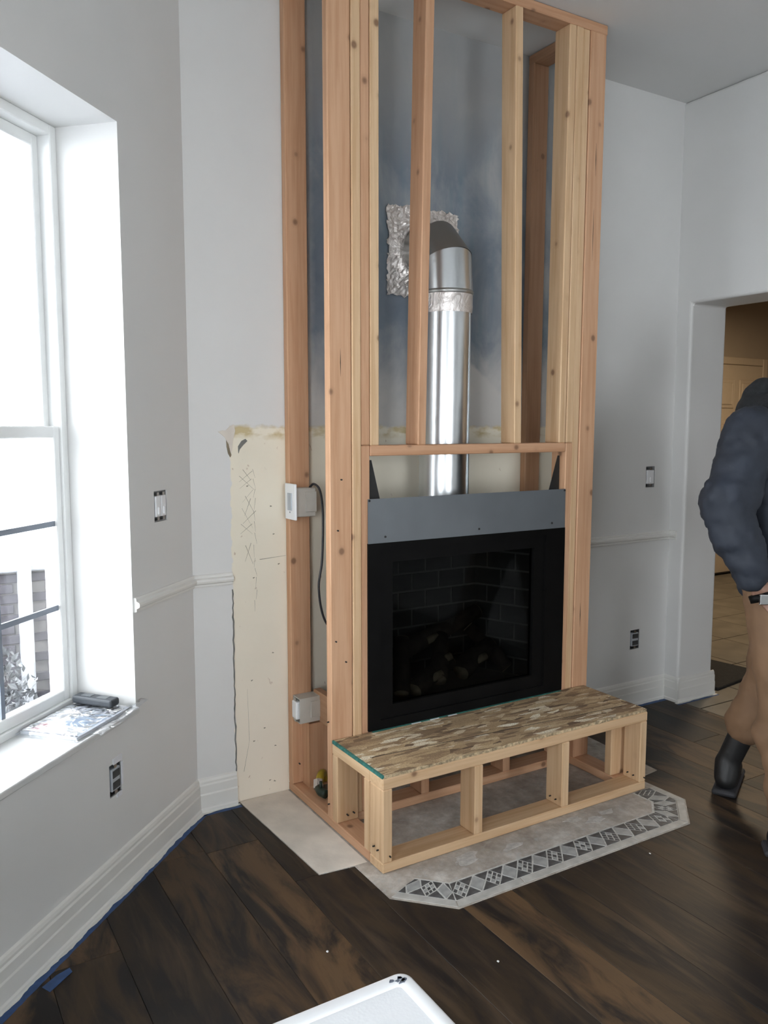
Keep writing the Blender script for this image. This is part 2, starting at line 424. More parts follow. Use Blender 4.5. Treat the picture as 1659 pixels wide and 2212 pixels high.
def back_wall_mat():
    """painted wall with the bare cream patch left by an old mantel and the old blue wash above it (object x,z in metres)"""
    t = NT('patched_wall_paint')
    tc = t.n('ShaderNodeTexCoord').outputs['Object']
    sp = t.n('ShaderNodeSeparateXYZ'); t.l(tc, sp.inputs[0]); X, Z = sp.outputs[0], sp.outputs[2]
    n1 = t.noise(tc, 5, 5, .6); n2 = t.noise(tc, 26, 4); n3 = t.noise(t.coord((1.3, 1, .7)), 3.2, 6, .6, .4)
    jag = t.math('MULTIPLY', t.math('SUBTRACT', n2, .5), .03)
    def step(a, edge, w):      # 0 below edge, 1 above
        return t.math('DIVIDE', t.math('SUBTRACT', t.math('ADD', a, jag), edge-w/2), w, True)
    def inv(a): return t.math('SUBTRACT', 1.0, a)
    def mul(*a):
        r = a[0]
        for b in a[1:]: r = t.math('MULTIPLY', r, b)
        return r
    paint = t.ramp(n1, [(.3, (.69, .69, .675)), (.7, (.71, .71, .695))])
    # old wash behind the frame, its colours darkened for the shade there
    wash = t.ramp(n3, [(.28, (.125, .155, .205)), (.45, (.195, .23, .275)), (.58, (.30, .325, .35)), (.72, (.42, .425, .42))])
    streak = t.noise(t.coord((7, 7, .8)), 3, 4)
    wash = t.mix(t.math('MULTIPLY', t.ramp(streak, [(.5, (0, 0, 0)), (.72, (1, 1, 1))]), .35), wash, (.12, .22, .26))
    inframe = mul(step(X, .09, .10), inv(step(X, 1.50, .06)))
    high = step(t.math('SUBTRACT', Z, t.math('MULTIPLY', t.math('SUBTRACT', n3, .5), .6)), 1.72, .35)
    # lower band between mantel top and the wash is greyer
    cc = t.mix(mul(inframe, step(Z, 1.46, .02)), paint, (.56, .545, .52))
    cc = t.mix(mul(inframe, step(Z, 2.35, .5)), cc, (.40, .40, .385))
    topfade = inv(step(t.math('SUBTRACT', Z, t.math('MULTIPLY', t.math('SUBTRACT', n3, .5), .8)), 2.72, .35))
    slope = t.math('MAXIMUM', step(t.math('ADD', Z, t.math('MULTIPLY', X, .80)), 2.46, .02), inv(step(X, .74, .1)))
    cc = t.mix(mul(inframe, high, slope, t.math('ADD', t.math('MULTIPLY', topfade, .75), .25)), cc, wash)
    # bare cream board
    cream = t.ramp(n1, [(.3, (.80, .745, .61)), (.7, (.84, .785, .65))])
    low = inv(step(Z, .62, .8))
    cream = t.mix(t.math('MULTIPLY', low, .45), cream, (.86, .755, .645))
    inb = mul(step(X, -.222, .006), inv(step(X, 1.475, .006)), inv(step(Z, 1.462, .012)))
    cc = t.mix(inb, cc, cream)
    # glue line at the old mantel shelf
    gl = mul(step(Z, 1.425, .02), inv(step(Z, 1.468, .012)), step(X, -.235, .01), inv(step(X, 1.48, .01)), t.ramp(t.noise(t.coord((1, 1, 2)), 14, 4), [(.42, (0, 0, 0)), (.58, (1, 1, 1))]))
    cc = t.mix(t.math('MULTIPLY', gl, .75), cc, (.50, .38, .14))
    spots = t.ramp(t.noise(t.coord((1, 1, .6)), 34, 3, .5, .6), [(.70, (0, 0, 0)), (.76, (1, 1, 1))])
    cc = t.mix(mul(inb, spots, .7), cc, (.36, .22, .13))
    return t.fin(cc, .6)
M['back_wall'] = back_wall_mat()

# ------------------------------------------------------------------ room shell
SW1, SW2 = (2.03, 2.10, 1.15, 1.26), (1.952, 2.022, .302, .405)      # box holes in the back wall
wall_mesh('wall_back', -.60, 2.501, -.05, H_CEIL, .14, [SW1, SW2], Matrix.Translation((0, 0, 0)), M['back_wall'])
# angled wall: x = t away from the corner, y = thickness outward
ML = Matrix(((LD.x, -LN.x, 0, L0.x), (LD.y, -LN.y, 0, L0.y), (0, 0, 1, 0), (0, 0, 0, 1)))
WIN = (.415, 1.365, .545, 2.385)
SW3, SW4 = (.175, .262, 1.145, 1.25), (.512, .578, .318, .422)
wall_mesh('wall_left', -.10, 2.42, -.05, H_CEIL, .30, [WIN, SW3, SW4], ML, M['paint'])
XW = -2.002
MB_ = Matrix(((0, -1, 0, XW), (-1, 0, 0, -1.626), (0, 0, 1, 0), (0, 0, 0, 1)))      # x along -Y, y outward (-X)
WIN2 = (.45, 2.30, .545, 2.385)
wall_mesh('wall_bay', -.05, 4.9, -.05, H_CEIL, .30, [WIN2], MB_, M['paint'])
MR = Matrix(((0, 1, 0, 2.225), (-1, 0, 0, 0), (0, 0, 1, 0), (0, 0, 0, 1)))           # x along -Y, y outward (+X)
wall_mesh('wall_right', -.06, 6.6, -.05, H_CEIL, .276, [(.09, 1.45, -.06, 2.088)], MR, M['paint'], bevel=.014)
MRR = Matrix.Translation((0, -6.5, 0)) @ Matrix.Rotation(math.pi, 4, 'Z')              # x along -X, y outward (-Y)
FILL_WIN = (-.40, 1.70, .60, 2.385)  # opening added in the unseen rear wall for frontal fill light
wall_mesh('wall_rear', -2.6, 2.4, -.05, H_CEIL, .30, [FILL_WIN], MRR, M['paint'])
struct(box('ceiling', (-2.6, -6.85, H_CEIL), (2.55, .2, H_CEIL+.12), M['ceiling']))
# hall beyond the opening
struct(box('wall_hall_far', (2.3, 2.30, -.05), (7.2, 2.42, 2.95), M['hall_paint']))
struct(box('wall_hall_side', (7.1, -3.2, -.05), (7.22, 2.42, 2.95), M['hall_paint']))
struct(box('wall_hall_near', (2.501, -3.3, -.05), (7.2, -3.2, 2.95), M['hall_paint']))
struct(box('wall_hall_left', (2.30, .14, -.05), (2.501, 2.36, 2.95), M['hall_paint']))
struct(box('ceiling_hall', (2.3, -3.3, 2.85), (7.2, 2.42, 2.95), M['hall_paint']))

# floor: base and planks (each its own piece)
floor = struct(poly_prism('floor', [(-2.1, -6.55), (2.26, -6.55), (2.26, .1), (-.42, .1), (-2.1, -1.6)], -.05, -.0125, M['plank']))
PW = .19
kx = 0; x = -.45 - PW*8
def clip(bm, p, n):
    bmesh.ops.bisect_plane(bm, geom=bm.verts[:]+bm.edges[:]+bm.faces[:], plane_co=p, plane_no=n, clear_outer=True)
    bes = [e for e in bm.edges if e.is_boundary]
    if bes: bmesh.ops.holes_fill(bm, edges=bes, sides=0)
whole_me = None
while x < 2.24:
    y = .06 - random.random()*1.2
    ys = [.08, y]
    while ys[-1] > -6.5: ys.append(ys[-1] - random.choice((1.8, 2.1, 1.5)))
    for a, b in zip(ys, ys[1:]):
        b = max(b, -6.5)
        lo, hi = Vector((x+.0006, b+.0006, -.0125)), Vector((min(x+PW, 2.238)-.0006, a-.0006, 0))
        if hi.y-lo.y < .02 or hi.x-lo.x < .02: continue
        c = (lo+hi)/2
        bm = bmesh.new(); bm_box(bm, lo-c, hi-c, .0008)
        if lo.x < -.35:      # cut along the angled wall
            clip(bm, L0 + LN*.002 - c, -LN)
        if len(bm.faces) < 4: bm.free(); continue
        link('plank', mesh_of(bm, 'plank'), M['plank'], floor, Matrix.Translation(c))
    x += PW
# hall floor of square tiles
hfloor = struct(box('floor_hall', (2.238, -3.25, -.05), (7.15, 2.33, -.012), M['grout']))
tile_me = None
for i in range(11):
    for j in range(13):
        x0, y0 = 2.24 + i*.445, -3.2 + j*.425
        c = Vector((x0+.2225, y0+.2125, -.006))
        if tile_me is None:
            bm = bmesh.new(); bm_box(bm, (-.2195, -.2095, -.006), (.2195, .2095, .006), .002)
            tile_me = mesh_of(bm, 'tile'); tile_me.materials.append(M['hall_tile'])
        link('tile', tile_me, None, hfloor, Matrix.Translation(c))

# mouldings
BASE = [(0, 0), (.019, 0), (.019, .012), (.015, .018), (.015, .068), (.0125, .074), (.0125, .104), (.009, .110), (.009, .118), (.006, .127), (0, .132)]
def rail(z0, z1):
    h = z1-z0
    return [(0, z0), (.008, z0), (.010, z0+h*.10), (.010, z0+h*.22), (.020, z0+h*.34), (.022, z0+h*.50), (.020, z0+h*.66), (.010, z0+h*.76), (.010, z0+h*.9), (.007, z1), (0, z1)]
RAIL = rail(.8695, .9165)
lw = lambda t: (L0 + LD*t).to_2d()
bbl = struct(sweep_profile('baseboard_left', BASE, lw(-.008), lw(2.30), LN.to_2d(), M['trim']))
struct(sweep_profile('baseboard_back', BASE, (-.380, 0), (-.222, 0), (0, -1), M['trim']))
struct(sweep_profile('baseboard_back_right', BASE, (1.48, 0), (2.225, 0), (0, -1), M['trim']))
struct(sweep_profile('baseboard_right', BASE, (2.225, 0), (2.225, -.105), (-1, 0), M['trim']))
struct(sweep_profile('baseboard_jamb', BASE, (2.209, -.09), (2.514, -.09), (0, -1), M['trim']))
struct(sweep_profile('baseboard_right_near', BASE, (2.225, -1.43), (2.225, -6.5), (-1, 0), M['trim']))
struct(sweep_profile('trim_1', RAIL, lw(-.008), lw(.408), LN.to_2d(), M['trim']))
struct(sweep_profile('trim_2', RAIL, (-.382, 0), (-.224, 0), (0, -1), M['trim']))
struct(sweep_profile('trim_3', RAIL, (1.48, 0), (2.225, 0), (0, -1), M['trim']))
struct(sweep_profile('trim_4', RAIL, (2.225, 0), (2.225, -.05), (-1, 0), M['trim']))
struct(sweep_profile('trim_5', RAIL, lw(1.375), lw(2.30), LN.to_2d(), M['trim']))

# ------------------------------------------------------------------ window in the angled wall
def window(name, M_, hole, f0, cols, rows):
    """double-hung window; frame M_: x along the wall, y outward, z up"""
    u0, u1, z0, z1 = hole
    w = struct(empty(name, M_ @ Vector(((u0+u1)/2, f0, z0))))
    fw = .032; d0, d1 = f0, f0+.085
    for nm, lo, hi in (('frame_jamb', (u0, d0, z0), (u0+fw, d1, z1)), ('frame_jamb', (u1-fw, d0, z0), (u1, d1, z1)),
                       ('frame_head', (u0+fw, d0, z1-fw), (u1-fw, d1, z1)), ('frame_foot', (u0+fw, d0, z0), (u1-fw, d1, z0+.035))):
        obox(nm, M_, lo, hi, M['vinyl'], w, .003)
    zm = 1.45
    for nm, za, zb, da in (('lower_sash', z0+.035, zm+.018, d0+.008), ('upper_sash', zm-.018, z1-fw, d0+.043)):
        a, b = u0+fw, u1-fw; sw = .030; db = da+.034
        s = obox(nm, M_, (a, da, za), (a+sw, db, zb), M['vinyl'], w, .003)
        obox('stile', M_, (b-sw, da, za), (b, db, zb), M['vinyl'], s, .003)
        obox('rail', M_, (a+sw, da, za), (b-sw, db, za+.036), M['vinyl'], s, .003)
        obox('rail', M_, (a+sw, da, zb-.036), (b-sw, db, zb), M['vinyl'], s, .003)
        ga, gb, gz0, gz1 = a+sw, b-sw, za+.036, zb-.036
        obox('pane', M_, (ga-.004, da+.015, gz0-.004), (gb+.004, da+.019, gz1+.004), M['glass'], s)
        if nm == 'upper_sash' and name == 'window_1': continue
        for i in range(1, cols):
            u = ga+(gb-ga)*i/cols
            obox('muntin', M_, (u-.0085, da+.007, gz0), (u+.0085, da+.0135, gz1), M['muntin'], s)
        for j in range(1, rows):
            z = gz0+(gz1-gz0)*j/rows
            obox('muntin', M_, (ga, da+.008, z-.0085), (gb, da+.0145, z+.0085), M['muntin'], s)
    return w
w1 = window('window_1', ML, WIN, .212, 3, 3)
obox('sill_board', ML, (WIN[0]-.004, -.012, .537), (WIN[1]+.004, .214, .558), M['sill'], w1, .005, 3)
w2 = window('window_2', MB_, WIN2, .212, 5, 3)
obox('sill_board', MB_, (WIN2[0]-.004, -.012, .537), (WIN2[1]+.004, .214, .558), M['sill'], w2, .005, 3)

fill_win = window('fill_window', MRR, FILL_WIN, .212, 6, 3)  # unseen window, added to brighten the left wall and front faces

# ------------------------------------------------------------------ outdoors
def sky_block(name, M_, u0, u1): struct(obox(name, M_, (u0, .30, 2.62), (u1, 1.45, 2.78), M['vinyl']))  # unseen slab above a window, added to cut skylight on the sill
sky_block('sky_block_left', ML, -.3, 2.9); sky_block('sky_block_bay', MB_, -.4, 5.2); sky_block('sky_block_rear', MRR, -2.8, 2.6)
struct(box('ground_outside', (-14, -9, -.95), (9, 22, -.85), M['snow']))
gw = empty('garden_wall', (-.6, 3.6, -.85)); tag(gw, 'low dark brick garden wall outside the window', 'wall')
box('core', (-3.4, 3.60, -.86), (1.9, 3.74, .40), M['mortar_out'], gw)
box('coping', (-3.45, 3.54, .40), (1.95, 3.80, .45), M['snow'], gw, .01)
bm = bmesh.new(); bm_box(bm, (-.1, -.05, -.0325), (.1, .05, .0325), .004); brick_me = mesh_of(bm, 'brick'); brick_me.materials.append(M['brick_out'])
for r in range(16):
    for k in range(13):
        xx = -1.75 + k*.212 + (.106 if r % 2 else 0)
        if abs(xx+.515) < .05: continue
        link('brick', brick_me, None, gw, Matrix.Translation((xx, 3.635, -.80 + r*.0765)))
box('post', (-.56, 3.50, -.86), (-.47, 3.72, .52), M['snow'], gw, .01)
def shrub(name, loc, h, r, n, label):
    e = empty(name, loc); tag(e, label, 'shrub', 'shrubs outside the window')
    rr = random.Random(n)
    for k in range(7):
        a = rr.random()*6.28
        tip = Vector((math.cos(a)*r*.7, math.sin(a)*r*.7, h*(.6+.4*rr.random())))
        tube('branch', [Vector(loc), Vector(loc)+tip*.5+Vector((0, 0, .05)), Vector(loc)+tip], .01, M['twig'], e, 6, radii=[.014, .010, .004])
    bm = bmesh.new()
    for k in range(n):
        u = Vector((rr.gauss(0, 1), rr.gauss(0, 1), rr.gauss(0, 1))).normalized()*(rr.random()**.4)
        p = Vector((u.x*r, u.y*r, h*.55 + u.z*h*.45))
        q = Euler((rr.random()*6, rr.random()*6, rr.random()*6)).to_matrix()
        s = .022 + .02*rr.random()
        vs = [bm.verts.new(p + q @ Vector(c)) for c in ((-s, 0, 0), (0, -s*.45, .004), (s, 0, 0), (0, s*.45, .004))]
        bm.faces.new(vs)
    f = link('foliage', mesh_of(bm, 'foliage'), M['leaf'], e, Matrix.Translation(loc)); f['kind'] = 'stuff'
shrub('shrub', (-.95, 2.75, -.85), .95, .42, 1500, 'leafy grey-green shrub before the brick garden wall, beside its pale post')
shrub('shrub', (.02, 2.95, -.85), .80, .40, 1300, 'lower bushy shrub before the brick garden wall, nearer the house corner')

# ------------------------------------------------------------------ tall stud frame round the flue
frame = empty('chimney_frame', (XR/2, YF/2, 0)); tag(frame, 'tall bare pine stud frame standing round the metal flue', 'frame')
TT, TD = .038, .089
LEAN = .020
ZP = .038; ZT = H_CEIL - .002 - TT
# base and head plates
lumber('base_plate', (0, YB+.090, 0.004), (TD, -.001, ZP), M['pine'], frame)
lumber('base_plate', (XR-TD, YF, 0.004), (XR, -.001, ZP), M['pine'], frame)
lumber('base_plate', (TD, YF, 0.004), (XR-TD, YF+TD, ZP), M['pine'], frame)
lumber('head_plate', (0, YF+TD, ZT), (TD, -.001, ZT+TT), M['pine'], frame)
lumber('head_plate', (XR-TD+LEAN, YF+TD, ZT), (XR+LEAN, -.001, ZT+TT), M['pine_dark'], frame)
lumber('head_plate', (-.004, YF, ZT), (XR+LEAN+.004, YF+TD, ZT+TT), M['pine'], frame)
# corner studs and wall studs
lumber('stud', (0, -.001-TT, ZP), (TD, -.001, ZT), M['pine'], frame)
lumber('stud', (XR-TD, -.001-TT, ZP), (XR, -.001, ZT), M['pine_dark'], frame, (LEAN, 0))
lumber('stud', (0, YF, ZP), (TD, YF+TT, ZT), M['pine'], frame)
lumber('stud', (XR-TD, YF, ZP), (XR, YF+TT, ZT), M['pine'], frame, (LEAN, 0))
# king studs and trimmers
lumber('stud', (TD+.0005, YF-.003, ZP), (TD+TT, YF+TD, ZT), M['pine_pale'], frame)
lumber('stud', (XR-TD-TT, YF+.003, ZP), (XR-TD-.001, YF+TD, ZT), M['pine_pale'], frame, (LEAN, 0))
ZH0, ZH1 = 1.3605, 1.3985
lumber('trimmer', (TD+TT+.001, YF+.002, ZP), (TD+2*TT, YF+TD, ZH1), M['pine'], frame)
lumber('trimmer', (TD+TT+.001, YF+.003, ZH1+.0012), (TD+2*TT, YF+TD, ZT), M['pine'], frame)
lumber('trimmer', (XR-TD-2*TT, YF, ZP), (XR-TD-TT, YF+TD, ZH1), M['pine'], frame, (LEAN*.5, 0))
lumber('trimmer', (XR-TD-2*TT+LEAN*.5, YF, ZH1+.0008), (XR-TD-TT+LEAN*.5, YF+TD, ZT), M['pine_pale'], frame, (LEAN*.5, 0))
lumber('header', (TD+2*TT, YF, ZH0), (XR-TD-2*TT+.009, YF+TD, ZH1), M['pine'], frame)
for xa, m, lean in ((TD+2*TT, 'pine_pale', 0), (.368, 'pine', .030), (.830, 'pine_pale', -.026), (XR-TD-3*TT+.008, 'pine_pale', .012)):
    lumber('cripple_stud', (xa, YF+.0005, ZH1), (xa+TT, YF+TD, ZT), M[m], frame, (lean, 0))
# short studs that carry the fireplace shelf
for xa in (.393, .799):
    lumber('shelf_stud', (xa, YF, ZP), (xa+TT, YF+TD, .300), M['pine'], frame)
lumber('shelf_rail', (TD+2*TT, YF, .300), (XR-TD-2*TT, YF+TD, .336), M['pine_dark'], frame)
lumber('shelf_rail', (TD+TT, -.16, .300), (XR-TD, -.071, .336), M['pine_dark'], frame)
lumber('side_block', (TD+.002, -.255, .30), (TD+TT, -.045, .42), M['pine_dark'], frame)
lumber('side_block', (.045, -.030, ZP), (.045+TD, -.001-TT-.06, .30), M['pine'], frame)

# ------------------------------------------------------------------ bench
bench = empty('hearth_bench', (XR/2, (YB+YF)/2, 0)); tag(bench, 'low pine bench frame with chipboard top in front of the fireplace', 'bench')
XB = 1.241; ZS = .289; ZO = .327; ZB = .3385
PP = M['pine_pale']
lumber('base_plate', (0, YB, .004), (XB, YB+TD, ZP), PP, bench)
lumber('base_plate', (XB-TD, YB+TD+.001, .004), (XB, YF-.002, ZP), M['pine'], bench)
lumber('top_plate', (0, YB, ZS), (XB, YB+TD, ZO), PP, bench)
lumber('top_plate', (0, YB+TD+.001, ZS), (TD, YF-.003, ZO), PP, bench)
lumber('top_plate', (XB-TD, YB+TD+.001, ZS), (XB, YF-.003, ZO), PP, bench)
lumber('top_plate', (TD+.002, YF-.041, ZS), (XB-TD-.002, YF-.003, ZO), M['pine'], bench)
for xa in (0, .374, .783, XB-TT):
    lumber('stud', (xa, YB, ZP), (xa+TT, YB+TD, ZS), PP, bench)
lumber('stud', (0, YB+TD+.002, ZP), (TD, YB+TD+.002+TT, ZS), PP, bench)
lumber('stud', (0, YF-.003-TT, ZP), (TD, YF-.003, ZS), PP, bench)
lumber('stud', (XB-TD, YB+TD+.016, ZP), (XB, YB+TD+.016+TT, ZS), PP, bench)
lumber('stud', (XB-TD, YF-.003-TT, ZP), (XB, YF-.003, ZS), M['pine'], bench)
# chipboard with a ragged front edge
bm = bmesh.new(); n = 70
y0, y1 = YB+.004, YF-.006
bot, top = [], []
for i in range(n+1):
    xx = .002 + (XB-.006)*i/n
    jag = random.uniform(-.003, .004)
    top.append(bm.verts.new((xx, y0+jag, ZB))); bot.append(bm.verts.new((xx, y0+random.uniform(-.002, .002), ZO+.0005)))
tb = [bm.verts.new((.002, y1, ZB)), bm.verts.new((XB-.004, y1, ZB))]; bb = [bm.verts.new((.002, y1, ZO+.0005)), bm.verts.new((XB-.004, y1, ZO+.0005))]
bm.faces.new(top + [tb[1], tb[0]]); bm.faces.new((bot + [bb[1], bb[0]])[::-1])
fe = [bm.faces.new((bot[i], bot[i+1], top[i+1], top[i])) for i in range(n)]
fe.append(bm.faces.new((bot[-1], bb[1], tb[1], top[-1]))); fe.append(bm.faces.new((bb[1], bb[0], tb[0], tb[1]))); fe.append(bm.faces.new((bb[0], bot[0], top[0], tb[0])))
for f in fe: f.material_index = 1
me = mesh_of(bm, 'top_board'); me.materials.append(M['osb']); me.materials.append(M['osb_edge'])
tbd = link('top_board', me, None, bench)
box('sealed_edge', (-.0005, y0, ZO+.0008), (.0065, y1, ZB+.0006), M['green_edge'], tbd)
box('sealed_edge', (.165, y1-.010, ZB-.002), (1.098, y1+.0005, ZB+.0012), M['green_edge'], tbd)
for xa in (.335, .42, .505):
    box('edge_print', (xa, y1-.012, ZB), (xa+.042, y1-.006, ZB+.0018), M['paper'], tbd)
obox('cut_line', Matrix.Translation((.60, -.627, ZB)) @ Matrix.Rotation(-.066, 4, 'Z'), (-.56, -.0013, -.0004), (.58, .0013, .0007), M['log'], tbd)
# loose splinters on the ragged edge
bm = bmesh.new()
for k in range(60):
    p = Vector((random.uniform(.05, XB-.01), y0+random.uniform(-.002, .012), ZB))
    d = Vector((random.uniform(-1, 1), random.uniform(-.5, .2), random.uniform(.1, .8))).normalized()*random.uniform(.004, .011)
    s = Vector((.0008, .0006, 0))
    bm.faces.new([bm.verts.new(p-s), bm.verts.new(p+s), bm.verts.new(p+d)])
sp = link('splinters', mesh_of(bm, 'splinters'), M['osb_edge'], tbd); sp['kind'] = 'stuff'

# drying splits in the corner studs
for xa, za, zb_, w in ((1.237, 2.49, 2.62, .0016), (1.231, 2.15, 2.36, .0013), (1.213, .60, .706, .0018), (.045, 1.64, 1.736, .0014)):
    bm = bmesh.new(); zm_ = (za+zb_)/2
    vs = [bm.verts.new(p) for p in ((xa, YF+.0006, za), (xa+w, YF+.0006, zm_), (xa, YF+.0006, zb_), (xa-w, YF+.0006, zm_))]
    f_ = bm.faces.new(vs); r_ = bmesh.ops.extrude_face_region(bm, geom=[f_])
    for v in r_['geom']:
        if isinstance(v, bmesh.types.BMVert): v.co.y -= .0004
    link('wood_split', mesh_of(bm, 'wood_split'), M['log'], frame)

# nails where studs meet plates
bm = bmesh.new(); bmesh.ops.create_cone(bm, cap_ends=True, segments=8, radius1=.0028, radius2=.0028, depth=.012)
nail_me = mesh_of(bm, 'nail'); nail_me.materials.append(M['black_bracket'])
for o_, pts in ((bench, [(-.001, YB+.03, .075), (-.001, YB+.055, .078), (.026, YB-.0005, .060), (.04, YF-.045, .065), (.066, YF-.045, .068), (.7825, YB+.03, .06), (.7825, YB+.06, .062),
                         (XB-TT-.0005, YB+.03, .06), (XB-TT-.0005, YB+.06, .062), (XB-.012, YB-.0005, .055)]),
                (frame, [(.02, YF-.0005, .70), (-.0005, YF+.02, .40), (-.0005, YF+.019, .09), (.06, YF-.0005, .62), (.03, -.0405, .12), (.065, -.0405, .07), (.045, YF-.0005, 1.28), (.03, YF-.0005, 1.10)])):
    for p in pts:
        n_ = Matrix.Rotation(math.pi/2, 4, 'Y') if min(abs(p[0]+.001), abs(p[0]-.7825), abs(p[0]-XB+TT+.0005)) < .001 else Matrix.Rotation(math.pi/2, 4, 'X')
        link('nail', nail_me, None, o_, Matrix.Translation(p) @ n_)

# ------------------------------------------------------------------ gas fireplace
fp = empty('gas_fireplace', (.63, -.2, .34)); tag(fp, 'black gas fireplace with glass front and grey metal top panel', 'fireplace')
FX0, FX1 = .152, 1.108
FZ0, FZ1, FZ2 = .3405, 1.043, 1.206
yfp = YF-.0018
pan = box('metal_panel', (FX0, yfp-.0015, FZ1-.004), (FX1, yfp, FZ2), M['steel_grey'], fp)
bm = bmesh.new(); bmesh.ops.create_cone(bm, cap_ends=True, segments=10, radius1=.0045, radius2=.0035, depth=.004); scr = mesh_of(bm, 'screw'); scr.materials.append(M['black_bracket'])
RX = Matrix.Rotation(math.pi/2, 4, 'X')
for sx, sz in ((FX0+.006, FZ2-.006), (FX1-.006, FZ2-.006), (.225, 1.065), (.655, 1.066), (1.035, 1.066)):
    link('screw', scr, None, pan, Matrix.Translation((sx, yfp-.003, sz)) @ RX)
# outer black surround: four bars with a stepped inner frame
GX0, GX1, GZ0, GZ1 = .262, .948, .425, .968
def ring(name, x0, x1, z0, z1, X0, X1, Z0, Z1, ya, yb, mat, parent):
    bm = bmesh.new()
    bm_box(bm, (X0, ya, Z0), (x0, yb, Z1)); bm_box(bm, (x1, ya, Z0), (X1, yb, Z1))
    bm_box(bm, (x0, ya, z1), (x1, yb, Z1)); bm_box(bm, (x0, ya, Z0), (x1, yb, z0))
    return link(name, mesh_of(bm, name), mat, parent)
ring('surround', .205, 1.005, .375, 1.018, FX0, FX1, FZ0, FZ1, yfp-.004, yfp+.03, M['black_metal'], fp)
ring('door_frame', GX0, GX1, GZ0, GZ1, .205, 1.005, .375, 1.018, yfp+.006, yfp+.035, M['black_metal'], fp)
box('glass_pane', (GX0-.003, yfp+.020, GZ0-.003), (GX1+.003, yfp+.024, GZ1+.003), M['fire_glass'], fp)
# firebox with its brick lining
bm = bmesh.new()
bx0, bx1, by0, by1, bz0, bz1 = .20, 1.03, yfp+.036, -.045, .385, 1.0
ix0, ix1 = .36, .90
o_ = [(bx0, by0), (ix0, by1), (ix1, by1), (bx1, by0)]
lo = [bm.verts.new((*p, bz0)) for p in o_]; hi = [bm.verts.new((*p, bz1)) for p in o_]
for i in range(3): bm.faces.new((lo[i], lo[i+1], hi[i+1], hi[i]))
bm.faces.new(lo); bm.faces.new(hi)
fb = link('firebox', mesh_of(bm, 'firebox'), M['soot_mortar'], fp)
def bricks_on(a, b, skip=0):
    a, b = Vector((*a, 0)), Vector((*b, 0)); d = b-a; L = d.length; u = d.normalized(); nrm = Vector((u.y, -u.x, 0))
    if nrm.y > 0: nrm = -nrm
    bw, bh = .128, .068
    for r in range(9):
        z = bz0+.004 + r*(bh+.009)
        s = -.0685 if r % 2 else 0
        while s < L:
            s0, s1 = max(s, .003), min(s+bw, L-.003)
            if s1-s0 > .02:
                Mx = Matrix.Translation(a + u*(s0+s1)/2 + nrm*.002 + Vector((0, 0, z+bh/2))) @ Matrix(((u.x, nrm.x, 0, 0), (u.y, nrm.y, 0, 0), (0, 0, 1, 0), (0, 0, 0, 1)))
                obox('brick', Mx, (-(s1-s0)/2, -.003, -bh/2), ((s1-s0)/2, .003, min(bh/2, bz1-z-bh/2)), M['soot_brick'], fb, .001)
            s += bw+.009
bricks_on(o_[3], o_[2]); bricks_on(o_[1], o_[2]); bricks_on(o_[0], o_[1])
box('casing', (.19, -.043, .372), (1.05, -.012, 1.03), M['galv_dull'], fp)
box('casing', (.19, yfp+.036, 1.004), (1.05, -.043, 1.03), M['galv_dull'], fp)
box('casing', (.178, yfp+.036, .372), (.19, -.03, 1.03), M['galv_dull'], fp)
box('casing', (1.05, yfp+.036, .372), (1.062, -.03, 1.03), M['galv_dull'], fp)
box('casing', (.19, yfp+.036, .3405), (1.05, -.043, .384), M['black_metal'], fp)
# ceramic logs with pale cut ends
for a, b, r in (((.35, -.30, .43), (.44, -.16, .60), .034), ((.40, -.32, .44), (.62, -.24, .50), .036), ((.52, -.31, .46), (.64, -.15, .585), .036),
                ((.66, -.27, .46), (.86, -.20, .53), .042), ((.90, -.27, .44), (.80, -.13, .60), .030), ((.36, -.14, .50), (.86, -.11, .66), .036)):
    a, b = Vector(a), Vector(b); d = b-a
    pts = [a, a+d*.3+Vector((0, 0, .012)), a+d*.65, b]
    lg = tube('log', pts, r, M['log'], fp, 12, radii=[r, r*1.08, r*.94, r*.9])
    for p, s in ((a, -1), (b, 1)):
        tube('log_end', [p, p+d.normalized()*s*.004], r*.86, M['log_end'], lg, 12)
    if r > .035:
        q = a+d*.45
        tube('split_face', [q+Vector((-.02, -r*.95, .005)), q+Vector((.03, -r*.98, .02))], .016, M['log_end'], lg, 8)
# upright stand-offs above the panel
for pts in ([(.166, 1.20), (.222, 1.20), (.186, 1.345), (.168, 1.345)], [(1.101, 1.20), (1.046, 1.20), (1.092, 1.345), (1.101, 1.345)]):
    bm = bmesh.new()
    A = [bm.verts.new((x_, YF+.03, z_)) for x_, z_ in pts]; B = [bm.verts.new((x_, YF+.033, z_)) for x_, z_ in pts]
    bm.faces.new(A); bm.faces.new(B[::-1])
    for i in range(4): bm.faces.new((A[i], A[(i+1) % 4], B[(i+1) % 4], B[i]))
    link('bracket', mesh_of(bm, 'bracket'), M['black_bracket'], fp)

